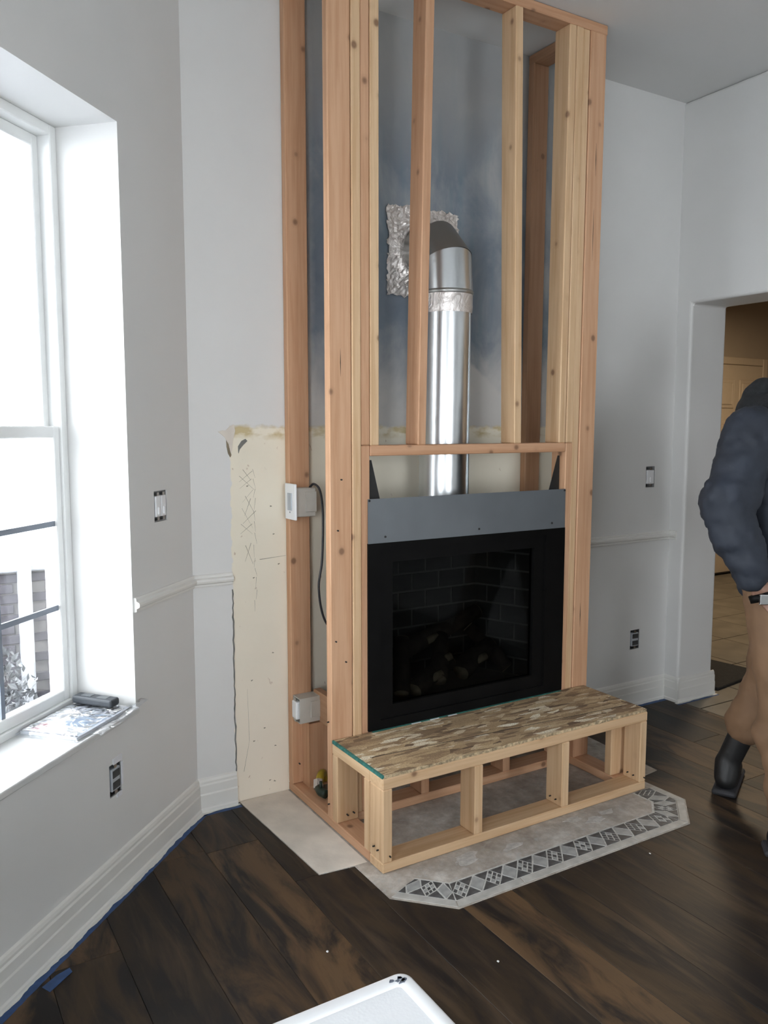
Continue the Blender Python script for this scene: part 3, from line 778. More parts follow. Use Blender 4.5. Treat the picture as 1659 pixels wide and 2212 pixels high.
# ------------------------------------------------------------------ flue
PXC, PYC, PR = .628, -.175, .101
flue = empty('flue_pipe', (PXC, PYC, 1.03)); tag(flue, 'shiny galvanised flue pipe rising from the fireplace to the wall', 'pipe')
def lean(z): return .012*(z-1.1)
tube('pipe', [(PXC+lean(1.03), PYC, 1.03), (PXC+lean(1.96), PYC, 1.96)], PR, M['galv'], flue, 64, cap=False)
box('pipe_seam', (PXC+.062, PYC-.087, 1.04), (PXC+.066, PYC-.079, 1.95), M['galv'], flue)
xe = PXC+lean(2.0)
tube('tape_band', [(xe, PYC, 1.915), (xe, PYC, 1.935), (xe, PYC, 1.965), (xe, PYC, 1.99)], PR+.003, M['foil'], flue, 64, cap=False, radii=[PR+.0015, PR+.004, PR+.0035, PR+.004])
tube('crimp_ring', [(xe, PYC, 1.985), (xe, PYC, 1.992), (xe, PYC, 2.0), (xe, PYC, 2.006)], PR, M['galv_dull'], flue, 64, cap=False, radii=[PR+.002, PR+.007, PR+.007, PR+.002])
# gored elbow turning into the wall
RB = .115; zc = 2.075; gores = 4
pts = [(Vector((xe, PYC, 2.0)), Vector((0, 0, 1)))]
cen = Vector((xe, PYC+RB, zc))
angs = [0, 22.5, 45, 67.5, 90]
def ellipse_ring(bm, c, nrm, r):
    nrm = nrm.normalized(); a = Vector((1, 0, 0)); b = nrm.cross(a)
    return [bm.verts.new(c + a*r*math.cos(2*math.pi*k/48) + b*r*math.sin(2*math.pi*k/48)) for k in range(48)]
def P_(a): a = math.radians(a); return cen + Vector((0, -RB*math.cos(a), RB*math.sin(a)))
def N_(a): a = math.radians(a); return Vector((0, math.sin(a), math.cos(a)))
seq = [(Vector((xe, PYC, 2.004)), Vector((0, 0, 1)))] + [(P_(a), N_(a)) for a in (22.5, 67.5)] + [(Vector((xe, -.004, P_(90).z)), Vector((0, 1, 0)))]
for i in range(len(seq)-1):
    bm = bmesh.new()
    def ring_at(c, nn, ax, r):
        # slice of the straight cylinder (axis ax) by the mitre plane (normal nn)
        ax = ax.normalized(); a = Vector((1, 0, 0)); b = ax.cross(a).normalized(); out = []
        for k in range(48):
            q = a*r*math.cos(2*math.pi*k/48) + b*r*math.sin(2*math.pi*k/48)
            s = -(q.dot(nn))/ax.dot(nn)
            out.append(bm.verts.new(c + q + ax*s))
        return out
    (c0, n0), (c1, n1) = seq[i], seq[i+1]; ax = c1-c0
    r0 = ring_at(c0, n0, ax, PR+.004); r1 = ring_at(c1, n1, ax, PR+.004)
    for k in range(48): bm.faces.new((r0[k], r0[(k+1) % 48], r1[(k+1) % 48], r1[k]))
    link('elbow_gore', mesh_of(bm, 'elbow_gore', True), M['galv'] if i == 0 else M['galv_dull'], flue)  # darker metal on the upper gores stands in for the dark ceiling's reflection
# foil sheet sealed on the wall round the flue
random.seed(3)
bm = bmesh.new(); nx, nz = 34, 36; G = []
fc = P_(90)
for j in range(nz+1):
    row = []
    for i in range(nx+1):
        u, w = i/nx, j/nz
        xx = .462 + .352*u; zz = 2.0 + .362*w
        e = min(u, 1-u, w, 1-w)
        if e < .001:
            xx += random.uniform(-.007, .007); zz += random.uniform(-.007, .007)
        yy = -.006 - random.random()*.005 - .012*max(0, 1-abs(math.hypot(xx-fc.x, zz-fc.z)-.125)/.04)
        row.append(bm.verts.new((xx, yy, zz)))
    G.append(row)
for j in range(nz):
    for i in range(nx):
        bm.faces.new((G[j][i], G[j][i+1], G[j+1][i+1], G[j+1][i]))
o = link('foil_sheet', mesh_of(bm, 'foil_sheet'), M['foil'])
sm = o.modifiers.new('thickness', 'SOLIDIFY'); sm.thickness = .001
tag(o, 'crumpled square of foil taped to the wall round the flue', 'foil')

# ------------------------------------------------------------------ hearth slab and mosaic border
hearth = empty('hearth', (.6, -.5, 0)); tag(hearth, 'grey bare hearth on the floor edged with a diamond mosaic border', 'hearth')
outer = [(-.212, -.002), (-.178, -.632), (-.052, -.646), (-.050, -.868), (.103, -1.024), (1.157, -1.028), (1.304, -.888), (1.293, -.655), (1.43, -.64), (1.462, -.002)]
poly_prism('slab', outer, -.03, .0028, M['thinset'], hearth)
poly_prism('cement_board', [(-.211, -.003), (-.177, -.631), (-.054, -.645), (-.004, -.647), (-.004, -.003)], .0015, .0042, M['cement_board'], hearth, .0006)
random.seed(11)
def pl(name, pts, mat, z=.0052):
    return poly_prism(name, pts, .0015, z, mat, hearth, .0007)
def shrink(pts, g):
    c = Vector((sum(p[0] for p in pts)/len(pts), sum(p[1] for p in pts)/len(pts)))
    out = []; n = len(pts); P = [Vector(p) for p in pts]
    area = sum(P[i].x*P[(i+1) % n].y-P[(i+1) % n].x*P[i].y for i in range(n))
    if area < 0: P = P[::-1]
    for i in range(n):
        a, b, c2 = P[i-1], P[i], P[(i+1) % n]
        d1, d2 = (b-a).normalized(), (c2-b).normalized()
        n1, n2 = Vector((-d1.y, d1.x)), Vector((-d2.y, d2.x))
        m = (n1+n2); k = m.dot(n1)
        out.append(b + m*(g/max(k, .3)))
    return [tuple(p) for p in out]
def mosaic(A, B, inward, cells, start=0, m0=.414, m1=.414):
    """border run from A to B (outer edge), inward = direction to the hearth"""
    A, B, inn = Vector(A), Vector(B), Vector(inward).normalized(); d = B-A; L = d.length; u = d/L
    e0, e1, e2 = .003, .036, .125
    pt = lambda s_, w: A + u*(w*m0 + s_*(L-w*(m0+m1))/L) + inn*w        # mitred ends
    k = max(1, round(L/.28))
    for i in range(k):
        a, b = L*i/k, L*(i+1)/k
        pl('border_tile', shrink([pt(a, e0), pt(b, e0), pt(b, e1), pt(a, e1)], .0022), M['tile_border'])
    poly_prism('grout_bed', [pt(0, e1), pt(L, e1), pt(L, e2+.006), pt(0, e2+.006)], .001, .0036, M['grout'], hearth)
    m = (e1+e2)/2; cw = L/cells; hw = cw/2
    for c in range(cells):
        s = cw*(c+.5)
        dia = [pt(s-hw, m), pt(s, e1), pt(s+hw, m), pt(s, e2)]
        if (c+start) % 2 == 0:
            pl('mosaic_tile', shrink(dia, .0026), M['tile_light'])
        else:
            o_, U, V = dia[0], (dia[1]-dia[0])/3, (dia[3]-dia[0])/3          # three by three small diamonds
            for i in range(3):
                for j in range(3):
                    q = [o_+U*i+V*j, o_+U*(i+1)+V*j, o_+U*(i+1)+V*(j+1), o_+U*i+V*(j+1)]
                    pl('mosaic_chip', shrink(q, .0022), M['tile_dark'] if (i+j) % 2 == 0 or random.random() < .45 else M['tile_light'])
        for w0 in (e1, e2):
            if c < cells-1: pl('mosaic_triangle', shrink([pt(s, w0), pt(s+cw, w0), pt(s+hw, m)], .0026), M['tile_dark'])
            else: pl('mosaic_triangle', shrink([pt(s, w0), pt(L, w0), pt(L, m)], .0026), M['tile_dark'])
            if c == 0: pl('mosaic_triangle', shrink([pt(0, w0), pt(s, w0), pt(0, m)], .0026), M['tile_dark'])
mosaic((.103, -1.024), (1.157, -1.028), (0, 1), 15, 1)
mosaic((-.050, -.868), (.103, -1.024), (1, 1), 3)
mosaic((1.157, -1.028), (1.304, -.888), (-1, 1), 3)
mosaic((1.304, -.888), (1.297, -.745), (-1, 0), 2, 0, .414, 0)
# smears of thinset left on the slab
for k in range(9):
    px, py = random.uniform(.12, 1.1), random.uniform(-.85, -.78)
    pts = []
    for i in range(11):
        a = i/11*6.283; r = random.uniform(.5, 1)
        pts.append((px+math.cos(a)*.05*r, py+math.sin(a)*.022*r))
    poly_prism('mortar_smear', pts, .0022, .0022+random.uniform(.0012, .002), M['smear'], hearth)

# ------------------------------------------------------------------ electrical things
sb = empty('switch_box', (.02, -.09, 1.12)); tag(sb, 'switch box with white cover plate on the stud by the wall', 'switch')
# box nailed to the outer face side of the wall stud: opens to -X
box('box_body', (-.004, -.100, 1.122), (.085, -.0405, 1.232), M['box_plastic'], sb, .003)
box('nail_flange', (.04, -.104, 1.140), (.086, -.099, 1.218), M['box_plastic'], sb, .001)
pl_ = box('cover_plate', (-.014, -.122, 1.112), (-.005, -.030, 1.250), M['plate_white'], sb, .003, 2)
box('switch_rocker', (-.018, -.094, 1.148), (-.012, -.060, 1.214), M['grey_plastic'], pl_, .001)
box('plate_screw', (-.0155, -.079, 1.138), (-.0135, -.073, 1.143), M['steel_grey'], pl_)
cb = tube('cable', spline([(.070, -.075, 1.232), (.078, -.095, 1.246), (.084, -.13, 1.230), (.076, -.17, 1.18), (.064, -.20, 1.09), (.058, -.20, .96), (.044, -.20, .86), (.066, -.20, .74), (.12, -.22, .66)], 10), .0045, M['black_cable'], None, 8)
tag(cb, 'black cable drooping from the switch box behind the corner stud', 'cable')
ob = empty('outlet_box', (.03, -.08, .31)); tag(ob, 'open beige outlet box low on the stud by the wall', 'outlet')
bm = bmesh.new()
for lo_, hi_ in (((.006, -.104, .308), (.095, -.100, .408)), ((.006, -.045, .308), (.095, -.041, .408)), ((.006, -.100, .308), (.095, -.045, .312)), ((.006, -.100, .404), (.095, -.045, .408)), ((.091, -.100, .312), (.095, -.045, .404))):
    bm_box(bm, lo_, hi_)
link('box_body', mesh_of(bm, 'box_body'), M['box_plastic'], ob)
box('nail_flange', (.052, -.107, .325), (.096, -.103, .392), M['box_plastic'], ob, .001)
box('receptacle', (-.006, -.094, .322), (.02, -.051, .394), M['white_plastic'], ob, .006, 2)
box('mounting_strap', (-.001, -.080, .311), (.001, -.065, .405), M['zinc'], ob)
wc = tube('cable', spline([(.094, -.072, .318), (.12, -.10, .305), (.15, -.16, .285), (.17, -.22, .27)], 8), .004, M['white_cable'], None, 8)
tag(wc, 'short white cable leaving the low outlet box', 'cable')
gb = empty('gas_fitting', (.10, -.15, .038)); tag(gb, 'yellow and dark green fitting lying on the base plate', 'fitting')
tube('hose', spline([(.118, -.085, .05), (.105, -.10, .085), (.082, -.125, .088), (.066, -.15, .07)], 6), .016, M['yellow'], gb, 12)
tube('coupling', [(.064, -.143, .082), (.052, -.165, .058)], .020, M['foil'], gb, 6, smooth=False)
tube('valve', spline([(.055, -.160, .062), (.047, -.195, .060), (.055, -.225, .058)], 5), .017, M['dark_green'], gb, 10)
tube('valve_stem', [(.048, -.195, .07), (.048, -.195, .10)], .006, M['dark_green'], gb, 8)

def wall_box(name, M_, hole, label, cat, toggles, torn=False):
    u0, u1, z0, z1 = hole; uc, zc = (u0+u1)/2, (z0+z1)/2
    e = empty(name, M_ @ Vector((uc, .03, z0))); tag(e, label, cat, 'wall boxes without cover plates')
    bm = bmesh.new(); t = .003; d = .06
    g = .001
    a0, a1, b0, b1 = u0+g, u1-g, z0+g, z1-g
    for lo_, hi_ in (((a0, .004, b0), (a0+t, d, b1)), ((a1-t, .004, b0), (a1, d, b1)), ((a0+t, .004, b0), (a1-t, d, b0+t)), ((a0+t, .004, b1-t), (a1-t, d, b1)), ((a0+t, d-t, b0+t), (a1-t, d, b1-t))):
        bm_box(bm, lo_, hi_)
    link('box_body', mesh_of(bm, 'box_body'), M['box_grey'] if cat == 'switch' else M['hole'], e, M_)
    n = toggles
    for k in range(n):
        w = (u1-u0-.014)/n
        ua = u0+.007 + w*k + .003; ub = ua + w - .006
        s = obox('switch_body' if cat == 'switch' else 'receptacle', M_, (ua, -.002, zc-.036), (ub, .03, zc+.036), M['white_plastic'] if cat == 'switch' else M['grey_plastic'], e, .003, 2)
        if cat == 'switch':
            obox('rocker', M_, ((ua+ub)/2-.006, -.006, zc-.028), ((ua+ub)/2+.006, 0, zc-.002), M['plate_white'], s, .002)
        else:
            for dz in (-.018, .018):
                obox('socket_face', M_, (ua+.004, -.0045, zc+dz-.012), (ub-.004, -.001, zc+dz+.012), M['hole'], s, .002)
        obox('strap', M_, ((ua+ub)/2-.007, -.0012, zc-.047), ((ua+ub)/2+.007, .0005, zc-.036), M['zinc'], s)
        obox('strap', M_, ((ua+ub)/2-.007, -.0012, zc+.036), ((ua+ub)/2+.007, .0005, zc+.047), M['zinc'], s)
    if torn:
        for (au, az, bu, bz) in ((u0-.004, z1-.004, u1-.02, z1+.016), (u0-.008, z0+.02, u0+.003, z1-.008), (u0+.002, z0-.012, u0+.03, z0+.003)):
            obox('torn_edge', M_, (au, -.003, az), (bu, .001, bz), M['paper'], e, .001)
    return e
MBK = Matrix.Identity(4)
wall_box('wall_switch', ML, SW3, 'double wall switch without cover plate beside the window', 'switch', 2)
wall_box('wall_outlet', ML, SW4, 'bare wall outlet with torn edges under the window sill', 'outlet', 1, True)
wall_box('wall_switch', MBK, SW1, 'single wall switch without cover plate near the hall opening', 'switch', 1)
wall_box('wall_outlet', MBK, SW2, 'bare wall outlet above the baseboard near the hall opening', 'outlet', 1)

# ------------------------------------------------------------------ marks on the bare patch of the back wall
wb = bpy.data.objects['wall_back']
bm = bmesh.new(); random.seed(21)
def scratch(p, q, w=.0011):
    p, q = Vector((p[0], 0, p[1])), Vector((q[0], 0, q[1])); d = (q-p).normalized(); s = Vector((-d.z, 0, d.x))*w
    y_ = Vector((0, -.0004, 0))
    bm.faces.new([bm.verts.new(v+y_) for v in (p-s, q-s*.4, q+s*.4, p+s)])
z = 1.305
while z > .78:
    dz = random.uniform(.045, .07)
    if z > 1.0:
        rj = lambda k=.012: random.uniform(-k, k)
        if random.random() < .85: scratch((-.176+rj(), z+rj()), (-.134+rj(), z-dz+rj()), random.uniform(.0005, .0011))
        if random.random() < .85: scratch((-.134+rj(), z+rj()), (-.176+rj(), z-dz*.9+rj()), random.uniform(.0005, .0011))
    scratch((-.128+random.uniform(-.006, .006), z), (-.128+random.uniform(-.008, .008), z-dz*.7), .0007)
    z -= dz*.75
scratch((-.11, .955), (.0, .962), .0012); scratch((-.19, .12), (-.165, .24), .0008); scratch((-.165, .24), (-.17, .45), .0006)
for sx, sz in ((-.155, 1.24), (-.135, .885), (-.15, .48), (-.145, .235), (-.06, 1.16), (-.05, 1.05), (-.03, .93), (-.06, .58), (-.10, .28), (-.055, .20), (-.08, .06), (-.06, .055)):
    scratch((sx-.004, sz), (sx+.004, sz+random.uniform(-.004, .004)), .0028)
me = mesh_of(bm, 'scratch_marks'); sc_ = link('scratch_marks', me, M['scratch'], wb); sc_['kind'] = 'stuff'
# ragged cut edge of the plaster beside the bare patch
def ragged(name, pts, w0, w1, mat, th=.003):
    bm = bmesh.new(); A = []; B = []
    for p in pts:
        a = random.uniform(w0, w1); b = random.uniform(w0, w1)
        A.append((p[0]-a, p[1])); B.append((p[0]+b, p[1]))
    for y_ in (-th,):
        va = [bm.verts.new((x_, y_, z_)) for x_, z_ in A]; vb = [bm.verts.new((x_, y_, z_)) for x_, z_ in B]
        v0 = [bm.verts.new((x_-.001, 0, z_)) for x_, z_ in A]; v1 = [bm.verts.new((x_+.001, 0, z_)) for x_, z_ in B]
        for i in range(len(A)-1):
            bm.faces.new((va[i], va[i+1], vb[i+1], vb[i])); bm.faces.new((v0[i], v0[i+1], va[i+1], va[i])); bm.faces.new((vb[i], vb[i+1], v1[i+1], v1[i]))
    return link(name, mesh_of(bm, name), mat, wb)
ragged('cut_edge', [(-.2215+random.uniform(-.002, .002), .13+.018*k) for k in range(41)], .0008, .0026, M['soot_mortar'])
def wall_scrap(name, pts, mat, th=.0025):
    bm = bmesh.new()
    A = [bm.verts.new((x_, 0, z_)) for x_, z_ in pts]; B = [bm.verts.new((x_+random.uniform(-.001, .001), -th, z_)) for x_, z_ in pts]
    bm.faces.new(A); bm.faces.new(B[::-1])
    for i in range(len(A)): bm.faces.new((A[i], A[(i+1) % len(A)], B[(i+1) % len(B)], B[i]))
    return link(name, mesh_of(bm, name), mat, wb)
wall_scrap('torn_paper', [(-.268, 1.447), (-.255, 1.438), (-.240, 1.425), (-.231, 1.405), (-.226, 1.375), (-.220, 1.355), (-.214, 1.375), (-.212, 1.41), (-.20, 1.45), (-.205, 1.474), (-.222, 1.466), (-.238, 1.452), (-.25, 1.452)], M['cement_board'])
wall_scrap('torn_paper', [(-.236, 1.415), (-.228, 1.40), (-.221, 1.372), (-.217, 1.36), (-.222, 1.352), (-.230, 1.366), (-.235, 1.392)], M['log_end'], .0035)
wall_scrap('torn_paper', [(-.190, 1.392), (-.176, 1.412), (-.160, 1.420), (-.152, 1.412), (-.168, 1.397), (-.183, 1.380), (-.189, 1.366)], M['soot_mortar'], .0015)

# ------------------------------------------------------------------ masking tape on the floor along the baseboards
def tape(name, a, b, nrm, label, seed):
    rr = random.Random(seed)
    a, b, nrm = Vector((*a, 0)), Vector((*b, 0)), Vector((*nrm, 0)); d = b-a; n = max(6, int(d.length/.012))
    bm = bmesh.new(); I, O = [], []
    for i in range(n+1):
        p = a+d*i/n
        w = .043 + .0012*rr.uniform(-1, 1)
        I.append(bm.verts.new(p+nrm*.012+Vector((0, 0, .0006)))); O.append(bm.verts.new(p+nrm*w+Vector((0, 0, .0006))))
    for i in range(n): bm.faces.new((I[i], O[i], O[i+1], I[i+1]))
    t_ = link(name, mesh_of(bm, name), M['blue_tape']); tag(t_, label, 'tape')
    so = t_.modifiers.new('thickness', 'SOLIDIFY'); so.thickness = .0004
    bm = bmesh.new(); I, O = [], []; w = .028
    for i in range(n+1):
        p = a+d*i/n; w = min(.034, max(.021, w + rr.uniform(-.003, .003)))
        I.append(bm.verts.new(p+nrm*.012+Vector((0, 0, .0016)))); O.append(bm.verts.new(p+nrm*w+Vector((0, 0, .0014))))
    for i in range(n): bm.faces.new((I[i], O[i], O[i+1], I[i+1]))
    link('paint_smear', mesh_of(bm, 'paint_smear'), M['trim'], t_)
    return t_
tape('masking_tape', lw(-.018), lw(2.2), LN.to_2d(), 'long blue masking tape along the baseboard under the window', 1)
tape('masking_tape', (-.392, 0), (-.214, 0), (0, -1), 'short blue masking tape at the baseboard left of the hearth', 2)
tape('masking_tape', (2.19, -.09), (2.52, -.09), (0, -1), 'blue masking tape round the baseboard of the hall opening', 3)
tape('masking_tape', (1.50, 0), (2.205, 0), (0, -1), 'blue masking tape along the baseboard behind the bench', 4)
o = poly_prism('tape_scrap', [(-1.045, -.745), (-1.005, -.715), (-.968, -.70), (-.965, -.72), (-1.0, -.75), (-1.03, -.775)], .0008, .002, M['blue_tape'])
tag(o, 'loose torn end of blue tape on the floor under the window', 'tape')

# ------------------------------------------------------------------ on the window sill
MS = ML @ Matrix.Translation((.582, .103, .5585)) @ Matrix.Rotation(.03, 4, 'Z')
mg = empty('magazine', MS.translation); tag(mg, 'glossy catalogue in a clear bag on the window sill', 'magazine')
obox('pages', MS, (-.135, -.098, 0), (.135, .098, .009), M['paper'], mg, .001)
cv = obox('cover', MS, (-.136, -.099, .0092), (.136, .099, .0102), M['paper'], mg)
for lo_, hi_, m in (((.125, -.095, .0103), (.132, .095, .0107), 'dark_print'), ((-.05, -.075, .0103), (.06, .03, .0107), 'blue_print'), ((.06, .03, .0103), (.11, .08, .0107), 'red_print'),
                    ((-.12, -.09, .0103), (-.06, -.055, .0107), 'dark_print'), ((-.05, -.088, .0103), (.12, -.08, .0107), 'blue_print')):
    obox('printed_block', MS, lo_, hi_, M[m], cv)
# crinkled clear bag
bm = bmesh.new(); G = []; random.seed(5)
for j in range(17):
    row = []
    for i in range(25):
        u, w = i/24*2-1, j/16*2-1
        h = .0125 + .012*max(0, 1-((u-.15)**2*6+(w+.1)**2*4)) + random.uniform(0, .0035)
        if max(abs(u), abs(w)) > .93: h = .003
        row.append(bm.verts.new((u*.150, w*.107, h)))
    G.append(row)
for j in range(16):
    for i in range(24): bm.faces.new((G[j][i], G[j][i+1], G[j+1][i+1], G[j+1][i]))
me = mesh_of(bm, 'bag'); link('clear_bag', me, M['film'], mg, MS)
MT = ML @ Matrix.Translation((.50, .105, .578)) @ Matrix.Rotation(math.radians(98), 4, 'Z')
tl = empty('handheld_tool', MT.translation); tag(tl, 'charcoal handheld tool lying on the catalogue on the sill', 'tool')
MT = ML @ Matrix.Translation((.468, .112, .5760)) @ Matrix.Rotation(math.radians(96), 4, 'Z')
obox('tool_body', MT, (-.078, -.022, 0), (.078, .022, .026), M['tool'], tl, .008, 3)
obox('display', MT, (-.05, -.013, .0255), (-.012, .013, .0268), M['tool_key'], tl, .001)
obox('button', MT, (.01, -.01, .0255), (.05, .010, .0272), M['tool_key'], tl, .002)
# strip of film hanging over the sill end
bm = bmesh.new(); G = []
for j in range(7):
    row = []
    for i in range(10):
        t_ = .398 + .27*i/9
        off = -.030 + .05*j/6 + random.uniform(-.003, .003)
        zz = .5595 + random.uniform(0, .004) + (.018*max(0, 1-i/4.) if j < 4 else 0) - (.004 if j == 0 else 0)
        row.append(bm.verts.new(LP(t_-.006, off, zz)))
    G.append(row)
for j in range(6):
    for i in range(9): bm.faces.new((G[j][i], G[j][i+1], G[j+1][i+1], G[j+1][i]))
o = link('plastic_film', mesh_of(bm, 'plastic_film'), M['film']); tag(o, 'crinkled strip of clear film at the end of the window sill', 'film')

# ------------------------------------------------------------------ white folding table in the foreground
TX, TY, TZ = -.752, -2.058, .74
tb_ = empty('folding_table', (TX-.6, TY-.3, 0)); tag(tb_, 'white moulded plastic table with a scuffed corner nearest the camera', 'table')
top_ = box('table_top', (TX-1.22, TY-.61, TZ-.034), (TX, TY, TZ-.003), M['table'], tb_, .012, 4)
bm = bmesh.new()
def rrect(x0, x1, y0, y1, r, n=6):
    out = []
    for cx, cy, a0 in ((x1-r, y1-r, 0), (x0+r, y1-r, 90), (x0+r, y0+r, 180), (x1-r, y0+r, 270)):
        for k in range(n+1):
            a = math.radians(a0+90*k/n); out.append((cx+r*math.cos(a), cy+r*math.sin(a)))
    return out
prof = [(0, -.040), (0, -.006), (.002, -.001), (.005, 0), (.017, 0), (.021, -.002), (.024, -.005)]
loops = []
for ins, dz in prof:
    loops.append([bm.verts.new((x_, y_, TZ+dz)) for x_, y_ in rrect(TX-1.22+ins, TX-ins, TY-.61+ins, TY-ins, max(.018-ins*.5, .006))])
for a, b in zip(loops, loops[1:]):
    for i in range(len(a)): bm.faces.new((a[i], a[(i+1) % len(a)], b[(i+1) % len(b)], b[i]))
link('table_rim', mesh_of(bm, 'table_rim', True), M['white_plastic'], tb_)
for lx in (TX-1.12, TX-.12):
    for ly in (TY-.53, TY-.09):
        tube('leg', [(lx, ly, 0), (lx, ly, TZ-.034)], .0125, M['steel_grey'], tb_, 12)
    tube('leg_brace', [(lx, TY-.53, .12), (lx, TY-.09, .12)], .009, M['steel_grey'], tb_, 10)
random.seed(9)
for k in range(7):
    px, py = TX-.012-random.random()*.022, TY-.012-random.random()*.010
    pts = [(px+math.cos(i/7*6.283)*random.uniform(.002, .006), py+math.sin(i/7*6.283)*random.uniform(.0015, .004)) for i in range(7)]
    poly_prism('scuff', pts, TZ-.0012, TZ+.0006, M['scuff'], tb_)

# ------------------------------------------------------------------ hall: door, mat
dr = struct(empty('door_1', (5.95, 2.29, 0)))
DX0, DX1, DZ = 5.45, 6.25, 2.06
box('door_leaf', (DX0, 2.262, .01), (DX1, 2.296, DZ), M['door'], dr)
for x0, x1 in ((DX0+.09, DX0+.36), (DX1-.36, DX1-.09)):
    for z0, z1 in ((.22, .78), (.92, 1.52), (1.64, 1.92)):
        p = box('door_panel', (x0, 2.254, z0), (x1, 2.2625, z1), M['door'], dr, .006)
        box('panel_field', (x0+.035, 2.247, z0+.035), (x1-.035, 2.2545, z1-.035), M['door'], p, .006)
for lo_, hi_ in (((DX0-.075, 2.258, 0), (DX0-.004, 2.30, DZ+.075)), ((DX1+.004, 2.258, 0), (DX1+.075, 2.30, DZ+.075)), ((DX0-.004, 2.258, DZ+.004), (DX1+.004, 2.30, DZ+.075))):
    box('casing', lo_, hi_, M['door'], dr, .006)
box('threshold', (DX0, 2.22, 0), (DX1, 2.30, .016), M['black_metal'], dr)
tube('knob', [(DX0+.06, 2.262, .95), (DX0+.06, 2.225, .95), (DX0+.06, 2.20, .95)], .02, M['brass'], dr, 12, radii=[.012, .014, .028])
MM = Matrix.Translation((2.80, .16, 0)) @ Matrix.Rotation(math.radians(8), 4, 'Z')
o = obox('door_mat', MM, (-.26, -.21, .001), (.24, .19, .016), M['mat'], None, .004); tag(o, 'black mat on the hall tiles just past the opening', 'mat')

# specks of plaster on the boards
random.seed(33)
for k, (px, py, lab) in enumerate(((.048, -1.28, 'white plaster crumb on the dark boards in front of the hearth'), (-.335, -1.0, 'tiny pale plaster crumb on the boards left of the hearth corner'), (.86, -1.10, 'small plaster crumb on the boards beside the mosaic border'))):
    bm = bmesh.new(); bmesh.ops.create_icosphere(bm, subdivisions=1, radius=.004)
    for v in bm.verts: v.co *= random.uniform(.7, 1.3)
    for v in bm.verts: v.co.z = v.co.z*.5+.002
    o = link('plaster_crumb', mesh_of(bm, 'plaster_crumb'), M['white_plastic'], None, Matrix.Translation((px, py, .0005))); tag(o, lab, 'crumb')

# ------------------------------------------------------------------ person walking past (head beyond the frame)
def capsules(name, segs, voxel, smooth, mat, parent, extra=None):
    """tapered capsules fused into one continuous surface"""
    bm = bmesh.new()
    for a, b, ra, rb in segs:
        a, b = Vector(a), Vector(b); d = b-a; L = max(d.length, 1e-4); q = d.to_track_quat('Z', 'Y').to_matrix() if d.length > 1e-4 else Matrix.Identity(3)
        rings = []; n = 16
        prof = [(-ra*math.cos(t*math.pi/10), ra*math.sin(t*math.pi/10)) for t in range(1, 6)] + [(L+rb*math.sin(t*math.pi/10), rb*math.cos(t*math.pi/10)) for t in range(0, 5)]
        for z_, r_ in prof:
            rings.append([bm.verts.new(a + q @ Vector((r_*math.cos(6.2832*k/n), r_*math.sin(6.2832*k/n), z_))) for k in range(n)])
        for i in range(len(rings)-1):
            for k in range(n): bm.faces.new((rings[i][k], rings[i][(k+1) % n], rings[i+1][(k+1) % n], rings[i+1][k]))
        for z_, rg, fl in ((-ra, rings[0], True), (L+rb, rings[-1], False)):
            c = bm.verts.new(a + q @ Vector((0, 0, z_)))
            for k in range(n):
                f = (rg[k], rg[(k+1) % n], c); bm.faces.new(f[::-1] if fl else f)
    if extra: extra(bm)
    o = link(name, mesh_of(bm, name, True), mat, parent)
    r = o.modifiers.new('fuse', 'REMESH'); r.mode = 'VOXEL'; r.voxel_size = voxel; r.use_smooth_shade = True
    s = o.modifiers.new('soften', 'SMOOTH'); s.factor = .5; s.iterations = smooth
    return o
def V3(*a): return Vector(a)
RTv = V3(.857, -.515, 0)                   # facing direction (rightwards in the picture)
FWv = V3(.515, .857, 0)
Fd = (RTv*.96 - FWv*.28).normalized(); Rd = V3(Fd.y, -Fd.x, 0)       # his right-hand side
UP = V3(0, 0, 1)
pel = V3(1.505, -1.115, .93); chest = V3(1.497, -1.065, 1.27); neck = V3(1.515, -1.045, 1.525); head = V3(1.645, -1.105, 1.735)
rsh = V3(1.285, -1.115, 1.455); lsh = V3(1.675, -.965, 1.465)
rel = V3(1.155, -1.130, 1.175); rwr = V3(1.190, -1.215, .945); rhd = V3(1.225, -1.235, .875)
lel = V3(1.76, -.98, 1.19); lwr = V3(1.84, -1.08, 1.02); lhd = V3(1.875, -1.12, .96)
rhip = V3(1.406, -1.152, .90); rkn = V3(1.330, -1.265, .47); ran = V3(1.262, -1.350, .10)
lhip = V3(1.600, -1.080, .90); lkn = V3(1.600, -1.018, .47); lan = V3(1.524, -.912, .115)
person = empty('person', (1.42, -1.14, 0)); tag(person, 'person in navy jacket and tan trousers walking past the hall opening', 'person')
